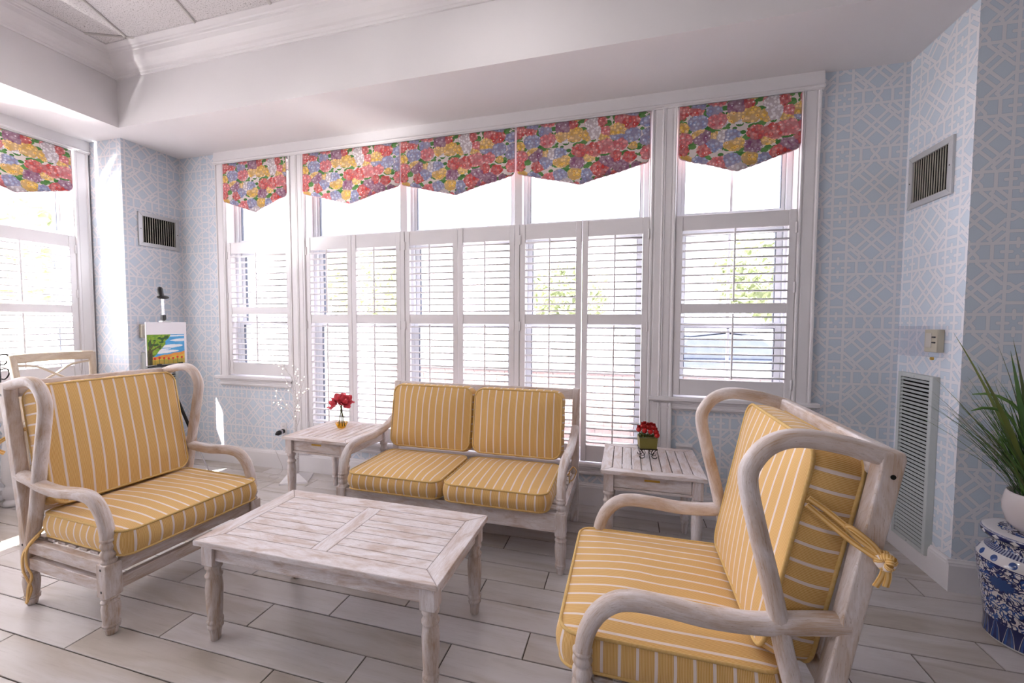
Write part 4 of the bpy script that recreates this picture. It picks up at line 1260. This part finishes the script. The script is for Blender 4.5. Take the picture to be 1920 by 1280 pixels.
# ---- vase of red blooms
vz = .5535
t = thing('flower_vase', 'clear and amber glass vase with pink-red silk blooms', 'vase', (-2.175, 2.795, vz))
m2 = MB(); m2.lathe([(.020, .0), (.030, .004), (.046, .040), (.047, .046)], (0, 0, 0), 10, smooth=False); m2.build('amber_base', 'amber', t)
m2 = MB(); m2.lathe([(.047, .0465), (.043, .060), (.026, .105), (.0165, .140), (.016, .158), (.019, .165)], (0, 0, 0), 14)
m2.f = [f for f in m2.f if len(f) == 4]; m2.uv = m2.uv[:len(m2.f)]; m2.sm = m2.sm[:len(m2.f)]; m2.mi = m2.mi[:len(m2.f)]
m2.build('glass_neck', 'clear', t)
for a in (-.012, .004, .014):
    m2 = MB(); m2.sweep(spline([(a * 1.6, a * .6, .012), (a * .9, a * .4, .08), (a * .3, 0, .15), (a * .9, -.006, .190)], 4), .0036, n=6); m2.build('stem', 'leafo', t)
def petal_mesh(L, W, cup, name, mat):
    V = []; F = []; nu, nv = 6, 4
    for i in range(nu + 1):
        u = i / nu
        wv = W * (math.sin(PI * min(1, u * .92 + .06)) ** .7) * (.55 + .45 * u)
        for j in range(nv + 1):
            v = j / nv * 2 - 1
            V.append((u * L, v * wv, cup * u * u * L - .35 * cup * L * u + .25 * wv * v * v + .004 * math.sin(5 * v + 7 * u)))
    k = nv + 1
    for i in range(nu):
        for j in range(nv):
            F.append((i * k + j, (i + 1) * k + j, (i + 1) * k + j + 1, i * k + j + 1))
    m_ = MB(); m_.add(V, F, None, True); me = m_.mesh(name, mat)
    return me
pm = petal_mesh(.068, .036, .45, 'petal', 'petal')
pm2 = petal_mesh(.052, .028, .9, 'petal', 'petal')
for (cx, cy, cz, tx, ty, npt) in ((-.030, -.024, .185, -.75, -.75, 6), (.040, -.018, .200, .75, -.55, 6), (.004, -.010, .222, 0.05, -.45, 7), (-.022, .022, .205, -.5, .5, 5), (.03, .024, .21, .5, .5, 5)):
    tilt = Matrix.Rotation(-ty * .9, 4, 'X') @ Matrix.Rotation(tx, 4, 'Y')
    for k in range(npt):
        q = 2 * PI * k / npt + cx * 40
        o = link('petal', pm, t)
        o.matrix_local = Matrix.Translation((cx, cy, cz)) @ tilt @ Matrix.Rotation(q, 4, 'Z') @ Matrix.Rotation(-.15 - .3 * (k % 2), 4, 'Y')
    for k in range(4):
        o = link('petal', pm2, t)
        o.matrix_local = Matrix.Translation((cx, cy, cz)) @ tilt @ Matrix.Rotation(PI / 2 * k + .4, 4, 'Z') @ Matrix.Rotation(-.95, 4, 'Y')

# ---- roses in an olive box on curled iron legs
t = thing('potted_roses', 'red roses in an olive box on curled iron legs', 'potted flowers', (.139, 2.725, .5535), math.radians(8))
m2 = MB()
V = []
for z, h in ((.058, .050), (.130, .055)):
    V += [(-h, -h * .85, z), (h, -h * .85, z), (h, h * .85, z), (-h, h * .85, z)]
V += [(x * .9, y * .9, z + .0) for x, y, z in V[4:]] + [(x * .9, y * .9, z - .012) for x, y, z in V[4:8]]
m2.add(V, [(3, 2, 1, 0)] + [(i, (i + 1) % 4, 4 + (i + 1) % 4, 4 + i) for i in range(4)] + [(4 + i, 4 + (i + 1) % 4, 8 + (i + 1) % 4, 8 + i) for i in range(4)] + [(8 + i, 8 + (i + 1) % 4, 12 + (i + 1) % 4, 12 + i) for i in range(4)] + [(12, 13, 14, 15)])
m2.build('box', 'olive', t)
m2 = MB(); m2.box((-.055, -.047, .056), (.055, .047, .063)); m2.build('stand_band', 'blackmetal', t, .001)
for sx in (-1, 1):
    for sy in (-1, 1):
        m2 = MB()
        m2.sweep(spline([(sx * .050, sy * .042, .058), (sx * .036, sy * .042, .045), (sx * .024, sy * .042, .026), (sx * .022, sy * .042, .012), (sx * .034, sy * .042, .003), (sx * .048, sy * .042, .004), (sx * .052, sy * .042, .014)], 5), .0022, n=6)
        m2.sweep(spline([(sx * .026, sy * .042, .056), (sx * .018, sy * .042, .040), (sx * .024, sy * .042, .024), (sx * .038, sy * .042, .020), (sx * .046, sy * .042, .030), (sx * .048, sy * .042, .045)], 5), .0018, n=6)
        m2.build('curled_leg', 'blackmetal', t)
m2 = MB()
for i in range(260):
    x, y = random.uniform(-.054, .054), random.uniform(-.046, .046)
    z = .13 + random.uniform(0, .042) * (1 - (abs(x) / .08) ** 2); s = random.uniform(.004, .008)
    d = Vector((random.uniform(-1, 1), random.uniform(-1, 1), random.uniform(0, 1))).normalized() * s; e = d.orthogonal().normalized() * s * .6
    p = Vector((x, y, z))
    m2.add([p - e, p + d * .5 + e * .2, p + e, p + d * 1.6], [(0, 1, 3), (1, 2, 3), (0, 2, 1), (0, 3, 2)])
mo = m2.build('moss', 'moss', t); mo['kind'] = 'stuff'
rp = petal_mesh(.023, .016, 1.5, 'rose_petal', 'rose')
for (x, y, z) in ((-.058, -.03, .180), (-.024, -.038, .176), (.010, -.042, .172), (.044, -.036, .168), (-.030, .0, .192), (.006, .004, .188), (.040, .0, .186), (-.01, .032, .190), (.03, .034, .184), (.050, -.044, .150)):
    m2 = MB(); m2.sphere((x, y, z), .0165, 8, 6); ro = m2.build('rose', 'rose', t)
    for k in range(8):
        o = link('rose_petal', rp, ro)
        o.matrix_local = Matrix.Translation((x, y, z - .008 + .004 * (k % 2))) @ Matrix.Rotation(2 * PI * k / 8, 4, 'Z') @ Matrix.Rotation(-.75 - .25 * (k % 2), 4, 'Y')

# ---- porcelain garden stool with the potted grass
SX, SY = 1.732, 2.305
t = thing('garden_stool', 'blue and white porcelain garden stool by the right pillar', 'garden stool', (SX, SY, 0))
m2 = MB()
pr = [(.128, 0), (.138, .004), (.140, .014), (.139, .03), (.138, .06), (.141, .10), (.150, .17), (.162, .25), (.171, .31), (.174, .345), (.170, .365), (.160, .385), (.146, .400), (.134, .410), (.129, .418), (.127, .435), (.132, .450), (.146, .457), (.158, .460)]
m2.lathe(pr, (0, 0, 0), 64, uvmode=1); m2.build('body', 'porcelain', t)
m2 = MB(); m2.lathe([(.150, .459), (.160, .460), (.163, .468), (.163, .480), (.158, .487), (.145, .490), (.110, .4905)], (0, 0, 0), 64, uvmode=1)
m2.uv = [[(u, v if v < .487 else .006) for u, v in f] for f in m2.uv]; m2.build('rim', 'porcelain', t)
m2 = MB(); m2.lathe([(.111, .4906), (.001, .4908)], (0, 0, 0), 64, uvmode=1)
m2.uv = [[(.5 + m2.v[i].x / 1.06, .22 + m2.v[i].y) for i in f] for f in m2.f]; m2.build('top_plate', 'porcelain', t)
t = thing('potted_grass', 'tall grass plant in a glazed white pot on the garden stool', 'potted plant', (SX + .012, SY, .4915))
m2 = MB(); m2.lathe([(.060, 0), (.072, .003), (.100, .035), (.113, .085), (.113, .120), (.106, .158), (.101, .172), (.097, .172), (.100, .150), (.001, .150)], (0, 0, 0), 40); m2.build('pot', 'pot', t)
def blade(m_, base, az, L, lean, droop, wd, twist=0.0, n=9):
    d = Vector((math.cos(az), math.sin(az), 0)); pts = []; p = Vector(base); ang = lean
    for i in range(n + 1):
        pts.append(p.copy())
        p = p + (d * math.sin(ang) + Vector((0, 0, math.cos(ang)))) * (L / n)
        ang += droop / n
    for q in pts:
        q.y = q.y if q.y < .22 else .22 + .11 * math.tanh((q.y - .22) / .11)
    sd_ = Vector((-d.y, d.x, 0)); V = []; F = []
    for i, q in enumerate(pts):
        u = i / n
        w_ = wd * min(1, 2.2 * (1 - u)) * (.6 + .4 * min(1, u * 4)) + .0003
        nrm = sd_.copy(); nrm.rotate(Matrix.Rotation(twist * u, 3, 'Z'))
        mid = Vector((0, 0, 0)) - d * (w_ * .35)
        V += [q - nrm * w_, q + mid, q + nrm * w_]
    for i in range(n):
        a, b = 3 * i, 3 * i + 3
        F += [(a, a + 1, b + 1, b), (a + 1, a + 2, b + 2, b + 1)]
    m_.add(V, F, None, True)
rg = random.Random(5)
for i, (az, L, lean, dr, wd, mt) in enumerate([(2.9, .78, .26, .22, .011, 'leafo'), (3.5, .68, .38, .25, .010, 'leafo'), (1.6, .72, .12, .2, .014, 'leafo'), (.4, .66, .2, .35, .013, 'leafm'), (2.2, .70, .08, .25, .014, 'leafo'), (4.2, .66, .18, .25, .013, 'leafm'), (5.2, .68, .22, .3, .012, 'leafd'), (3.0, .66, .10, .1, .016, 'leafd'),
                                            (3.9, .74, .05, .1, .016, 'leafo'), (.9, .62, .25, .4, .012, 'leafd'), (5.9, .60, .3, .4, .012, 'leafm'), (4.7, .72, .06, .15, .014, 'leafm'), (2.7, .60, .42, .3, .007, 'leafo')]):
    m2 = MB(); blade(m2, (.03 * math.cos(az), .03 * math.sin(az), .14), az, L, lean, dr, wd, .5); m2.build('leaf', mt, t)
for nm, mt, cnt in (('grass_blades', 'leafd', 170), ('grass_blades', 'leafm', 190), ('grass_blades', 'leafo', 70)):
    m2 = MB()
    for i in range(cnt):
        az = rg.uniform(0, 2 * PI); rr = rg.uniform(0, .07)
        blade(m2, (rr * math.cos(az), rr * math.sin(az), .14), az + rg.uniform(-.4, .4), rg.uniform(.26, .58), rg.uniform(.05, .62), rg.uniform(.1, .8), rg.uniform(.0016, .0034), rg.uniform(-1, 1), 7)
    go = m2.build(nm, mt, t); go['kind'] = 'stuff'
for az, L, le in ((3.2, .50, .25), (2.3, .52, .12)):
    m2 = MB(); pts = []; p = Vector((0, 0, .14)); a_ = le
    for i in range(14):
        pts.append(p.copy()); p = p + Vector((math.cos(az) * math.sin(a_), math.sin(az) * math.sin(a_), math.cos(a_))) * (L / 12); a_ += (.02 if i < 8 else .38)
    m2.sweep(pts, [.0015] * 9 + [.006, .007, .007, .006, .002], n=6); m2.build('seed_head', 'leafm', t)

# ---- painting on a tripod easel, turned towards the room's right
EX, EY = -3.860, 2.680
t = thing('easel', 'black tripod easel with a telescopic mast holding the painting', 'easel', (EX, EY, 0))
m2 = MB(); m2.box((-.034, -.011, .62), (-.014, .011, 1.415)); m2.build('mast', 'blackmetal', t, .002)
m2 = MB(); m2.box((-.030, -.007, 1.415), (-.018, .007, 1.62)); m2.build('mast_extension', 'chrome', t, .001)
m2 = MB(); m2.sweep([(-.024, .012, 1.43), (-.024, .006, 1.60)], .002, n=6); m2.build('rod', 'chrome', t)
m2 = MB(); m2.box((-.040, -.014, 1.41), (-.008, .014, 1.452)); m2.build('collar', 'black', t, .003)
m2 = MB(); m2.box((-.03, -.035, 1.388), (.018, .035, 1.402)); m2.build('top_clip', 'greygrille', t, .002)
m2 = MB(); m2.sphere((-.020, 0, 1.605), .050, 14, 6, (.6, 1, .32)); m2.build('clamp_pad', 'black', t)
m2 = MB(); m2.X = Matrix.Translation((-.022, -.010, 1.60)) @ Matrix.Rotation(.16, 4, 'X'); m2.lathe([(.018, 0), (.021, .01), (.021, .075), (.015, .090), (.002, .095)], (0, 0, 0), 12); m2.build('clamp_knob', 'black', t)
m2 = MB(); m2.box((-.015, -.105, 1.010), (.045, .105, 1.022)); m2.box((.034, -.105, 1.022), (.045, -.07, 1.034)); m2.box((.034, .07, 1.022), (.045, .105, 1.034)); m2.box((-.04, -.02, .975), (.01, .02, 1.012)); m2.build('tray', 'black', t, .003)
for a, b in (((-.02, .02, .90), (.215, .185, .0)), ((-.02, -.02, .90), (.215, -.205, .0)), ((-.04, 0, .88), (-.33, .02, .0))):
    A, Bv = Vector(a), Vector(b)
    m2 = MB(); m2.sweep([A, A.lerp(Bv, .72)], .0095, .012, n=10, sq=.7); lg = m2.build('leg', 'blackmetal', t)
    m2 = MB(); m2.sweep([A.lerp(Bv, .70), A.lerp(Bv, .995)], .006, .008, n=8); m2.build('leg_extension', 'chrome', lg)
    m2 = MB(); q = A.lerp(Bv, .72); m2.sphere(q, .017, 10, 6); m2.sweep([q, q + Vector((.02, .014, .01))], .006, n=8); m2.build('leg_lock', 'black', lg)
m2 = MB(); m2.sphere((-.024, 0, .90), .028, 12, 8); m2.build('hub', 'black', t)

t = thing('painting', 'landscape painting with a green tree and red flowers on the easel', 'painting', (EX + .004, EY, 1.0225))
m2 = MB(); m2.box((0, -.165, 0), (.010, .163, .366)); m2.build('backing_board', 'paperw', t, .001)
def hsh(i, j): 
    v = math.sin(i * 127.1 + j * 311.7) * 43758.5453
    return v - math.floor(v)
def vn(x, y):
    i, j = math.floor(x), math.floor(y); fx, fy = x - i, y - j
    fx = fx * fx * (3 - 2 * fx); fy = fy * fy * (3 - 2 * fy)
    return (hsh(i, j) * (1 - fx) + hsh(i + 1, j) * fx) * (1 - fy) + (hsh(i, j + 1) * (1 - fx) + hsh(i + 1, j + 1) * fx) * fy
def art(u, v):
    n = vn(u * 9, v * 30)
    c = (.05 + .06 * n, .30 + .12 * n, .62 + .1 * n)
    for (cv, cu, hw, hh) in ((.60, .62, .33, .055), (.42, .42, .40, .05), (.80, .90, .28, .045), (.95, .8, .5, .02), (.50, .25, .35, .03)):
        d = ((u - cu) / hw) ** 2 + ((v - cv - .03 * (u - cu)) / hh) ** 2
        if d < 1 + .5 * (n - .5): c = (.82, .84, .88)
    hill = .24 + .17 * u + .01 * math.sin(u * 20)
    if v < hill:
        k = vn(u * 20, v * 20)
        c = (.72, .22 + .14 * k, .05) if v > hill - .10 else (.66, .40 + .12 * k, .06)
        if v < .13 + .06 * k: c = (.35 + .2 * k, .33, .05)
    fx = (u * 8.2) % 1.0 - .5
    for (off, vv) in ((0.0, .165),):
        j = math.floor(u * 8.2); vv = .15 + .05 * hsh(j, 3)
        if u > .13:
            if (fx / .26) ** 2 + ((v - vv - .035) / .035) ** 2 < 1: c = (.58, .02, .02)
            elif abs(fx) < .06 and v < vv: c = (.10, .16, .03)
    edge = .60 - .62 * (1 - v) ** 1.25 + .06 * (vn(v * 9, 4) - .5)
    if v > .28 and u < edge:
        k = vn(u * 34, v * 34)
        c = (.10 + .22 * k, .26 + .20 * k, .03)
        if vn(u * 15 + 5, v * 15) < .3: c = (.03, .10, .02)
    tw = .045 + .03 * (1 - v)
    if v < .5 and abs(u - (.05 + .04 * v)) < tw: c = (.055, .05, .02) if vn(u * 30, v * 9) > .4 else (.12, .11, .04)
    for (u0, v0, u1, v1, w_) in ((.06, .42, .36, .66, .022), (.06, .48, .22, .80, .02), (.20, .55, .42, .60, .014), (.05, .5, .10, .86, .016)):
        dx, dy = u1 - u0, v1 - v0; h_ = max(0, min(1, ((u - u0) * dx + (v - v0) * dy) / (dx * dx + dy * dy)))
        if math.hypot(u - u0 - h_ * dx, v - v0 - h_ * dy) < w_ * (1 - .6 * h_): c = (.10, .08, .03)
    return c
NU, NV = 150, 128; aw, ah = .302, .258
V = [(.0108, -.160 + aw * i / NU, .003 + ah * j / NV) for j in range(NV + 1) for i in range(NU + 1)]
F = [(j * (NU + 1) + i, j * (NU + 1) + i + 1, (j + 1) * (NU + 1) + i + 1, (j + 1) * (NU + 1) + i) for j in range(NV) for i in range(NU)]
me = bpy.data.meshes.new('painted_sheet'); me.from_pydata(V, [], F)
at = me.color_attributes.new('paint', 'FLOAT_COLOR', 'POINT')
fl = []
for j in range(NV + 1):
    for i in range(NU + 1):
        fl += list(art(i / NU, j / NV)) + [1.0]
at.data.foreach_set('color', fl)
me.materials.append(MT['paintart'])
link('painted_sheet', me, t)

# ---- cross-back chair by the side window
t = thing('cross_back_chair', 'limed oak cross-back chair by the side window', 'chair', (-4.20, 2.13, 0))
for s in (-1, 1):
    m2 = MB(); m2.sweep(spline([(.03, s * .205, 0), (.015, s * .207, .35), (.01, s * .21, .66), (-.005, s * .222, .95), (-.03, s * .232, 1.145)], 5), .018, .021, n=10, sq=.6); m2.build('back_post', 'oak', t)
    m2 = MB(); m2.sweep([(.42, s * .2, 0), (.41, s * .195, .64)], .018, .018, n=8, sq=.6); m2.build('leg', 'oak', t)
    m2 = MB(); m2.box((.03, s * .2 - .011, .25), (.41, s * .2 + .011, .28)); m2.build('stretcher', 'oak', t, .003)
m2 = MB(); m2.sweep(spline([(-.022, -.232, 1.122), (-.038, -.11, 1.126), (-.043, 0, 1.127), (-.038, .11, 1.126), (-.022, .232, 1.122)], 5), .012, .034, n=10, side=(0, 0, 1), sq=.5); m2.build('top_rail', 'oak', t)
m2 = MB(); m2.box((-.016, -.2, .83), (.008, .2, .865), grain=1); m2.build('lower_rail', 'oak', t, .004)
for s in (-1, 1):
    m2 = MB(); m2.sweep(spline([(-.020 + s * .004, s * -.212, 1.075), (-.026 + s * .006, s * -.10, 1.055), (-.024 + s * .008, 0, .99), (-.018 + s * .006, s * .10, .93), (-.008 + s * .004, s * .205, .90)], 6), .008, .011, n=8, side=(1, 0, 0)); m2.build('cross_bar', 'oak', t)
m2 = MB(); m2.box((.0, -.215, .64), (.44, .215, .672)); m2.build('seat', 'oak', t, .01)
for x in (.41, .03):
    m2 = MB(); m2.box((x - .011, -.19, .32), (x + .011, .19, .35), grain=1); m2.build('stretcher', 'oak', t, .003)

# ---- white console with mugs, cut by the left edge
t = thing('console_table', 'white console table with turned legs at the left edge', 'table', (-4.55, 1.50, 0))
m2 = MB(); m2.box((-.17, -.55, .800), (.15, .55, .832), grain=1); m2.build('top', 'white', t, .006)
for a, b in (((.10, -.44, .66), (.125, .44, .80)), ((-.145, -.44, .66), (-.12, .44, .80)), ((-.09, .455, .66), (.07, .48, .80)), ((-.09, -.48, .66), (.07, -.455, .80))):
    m2 = MB(); m2.box(a, b); m2.build('apron', 'white', t, .003)
for x in (.10, -.12):
    for y in (.465, -.465):
        m2 = MB(); m2.box((x - .036, y - .036, .64), (x + .036, y + .036, .80)); m2.build('leg_block', 'white', t, .004)
        m2 = MB(); m2.lathe([(.030, 0), (.044, .004), (.050, .02), (.044, .04), (.034, .05), (.034, .06), (.048, .075), (.050, .12), (.034, .15), (.030, .16), (.046, .20), (.050, .25), (.046, .36), (.036, .5), (.032, .56), (.042, .58), (.042, .60), (.034, .62), (.034, .642)], (x, y, 0), 18); m2.build('leg', 'white', t)
m2 = MB(); m2.box((-.03, -.45, .075), (.01, .45, .115)); m2.build('stretcher', 'white', t, .004)
for yy in (.465, -.465):
    m2 = MB(); m2.box((-.11, yy - .018, .075), (.09, yy + .018, .115)); m2.build('stretcher', 'white', t, .004)
for i, lb in enumerate(('lowest dark mug of the stack at the left edge', 'middle dark mug of the stack at the left edge', 'topmost dark mug of the stack at the left edge')):
    t = thing('mug', lb, 'mug', (-4.46, 1.905, .8325 + i * .1085), 0.0, 'stacked mugs')
    m2 = MB(); m2.lathe([(.030, 0), (.036, .003), (.038, .02), (.038, .108), (.0345, .108), (.0345, .006), (.001, .006)], (0, 0, 0), 24); m2.build('body', 'pewter', t)
    m2 = MB(); m2.sweep(spline([(.015, .034, .095), (.028, .058, .098), (.034, .068, .075), (.030, .062, .045), (.022, .048, .022), (.015, .034, .026)], 5), .0042, .006, n=8, side=(1, 0, 0)); m2.build('handle', 'pewter', t)

# ---- recessed ceiling lamps (unseen above the frame; all but the loveseat one added for fill)
for i, (x, y) in enumerate(LAMPS):
    t = thing('recessed_lamp', 'round recessed lamp in the tile ceiling ' + ('above the loveseat', 'above the left armchair, added for fill', 'behind the left armchair, added for fill', 'behind the right armchair, added for fill')[i], 'ceiling lamp', (x, y, ZC), 0.0, 'recessed ceiling lamps')
    m2 = MB(); m2.lathe([(.085, .004), (.085, -.006), (.105, -.010), (.118, -.006), (.120, .002)], (0, 0, 0), 28); m2.build('trim_ring', 'paint', t)
    m2 = MB(); m2.lathe([(.001, -.002), (.084, -.002), (.084, .004), (.001, .004)], (0, 0, 0), 24); m2.build('lens', 'lens', t)
    ld = bpy.data.lights.new('lamp_light', 'AREA'); ld.shape = 'DISK'; ld.size = .16; ld.energy = LAMP_POWER; ld.color = (1.0, .95, .91)
    lo = bpy.data.objects.new('lamp_light', ld); COL.objects.link(lo); lo.parent = t; lo.location = (0, 0, -.012)

# ================================================================== outdoors, seen through the louvres
m2 = MB(); m2.box((-60, -60, -.35), (60, 90, -.25)); g0 = struct('ground', m2, 'ground')
t = thing('garden_wall', 'low brick wall outside beyond the wide window', 'wall', (-.9, 5.3, -.25))
m2 = MB(); m2.box((-3.6, .012, 0), (3.6, .2, 1.02)); m2.build('core', 'mortar', t)
b_ = MB(); b_.box((0, 0, 0), (.205, .03, .066)); bme = b_.mesh('brick', 'brick')
for r_ in range(13):
    for c_ in range(-11, 13):
        o = link('brick', bme, t); o.location = (c_ * .217 + (.108 if r_ % 2 else 0), 0, .01 + r_ * .077); 
m2 = MB(); m2.box((-3.65, -.03, 1.02), (3.65, .23, 1.075)); m2.build('coping', 'mortar', t, .01)
def tree(label, x, y, h, cr, seed):
    t = thing('tree', label, 'tree', (x, y, -.25), 0.0, 'trees outside'); rg = random.Random(seed)
    m2 = MB(); m2.sweep(spline([(0, 0, 0), (.05, 0, h * .3), (-.03, .04, h * .6), (0, 0, h * .85)], 4), [.16, .15, .14, .13, .12, .11, .10, .09, .08, .07, .06, .05, .04], n=8); m2.build('trunk', 'trunk', t)
    m2 = MB()
    for i in range(1500):
        v = Vector((rg.gauss(0, 1), rg.gauss(0, 1), rg.gauss(0, 1))).normalized() * cr * rg.uniform(.4, 1) ** .6
        p = Vector((v.x, v.y, h * .75 + v.z * .75)); s = rg.uniform(.10, .22)
        a = Vector((rg.gauss(0, 1), rg.gauss(0, 1), rg.gauss(0, 1))).normalized() * s; b = a.orthogonal().normalized() * s * .6
        m2.add([p - a, p + b, p + a, p - b], [(0, 1, 2, 3)])
    f = m2.build('foliage', 'foliage', t); f['kind'] = 'stuff'
tree('pale green tree outside beyond the narrow right window', 4.0, 13.0, 4.0, 1.7, 1)
tree('pale green tree outside behind the loveseat window', -2.0, 15.0, 3.6, 1.5, 2)
tree('pale green tree outside the window nearest the easel', -9.5, 14.0, 4.2, 2.0, 3)
tree('pale green tree outside the left side window', -14.0, 6.5, 4.0, 2.2, 4)
def car(label, x, y, rz, mat):
    t = thing('parked_car', label, 'car', (x, y, -.25), rz, 'cars parked outside')
    m2 = MB(); m2.prism([(-2.1, .30), (-2.15, .62), (-2.0, .82), (-1.25, .92), (.95, .92), (1.9, .80), (2.12, .60), (2.1, .30)], -.85, .85, axis=1); m2.build('body', mat, t, .05)
    m2 = MB(); m2.prism([(-1.35, .90), (-.95, 1.36), (-.2, 1.44), (.45, 1.38), (1.1, .90)], -.74, .74, axis=1); m2.build('cabin', 'gasket', t, .05)
    m2 = MB(); m2.prism([(-.90, 1.37), (-.2, 1.455), (.42, 1.39), (.40, 1.43), (-.2, 1.49), (-.92, 1.41)], -.72, .72, axis=1); m2.build('roof', mat, t, .02)
    for xx in (-1.35, 1.35):
        for yy in (-.86, .66):
            m2 = MB(); m2.lathe([(.12, 0), (.33, .0), (.33, .2), (.12, .2)], (xx, yy, .33), 20, axis=1); m2.build('wheel', 'tyre', t)
    return t
car('dark car parked outside beyond the brick wall', 2.0, 9.8, .15, 'carpaint')
car('grey car parked outside right of the dark one', 7.2, 9.6, .1, 'carpaint2')
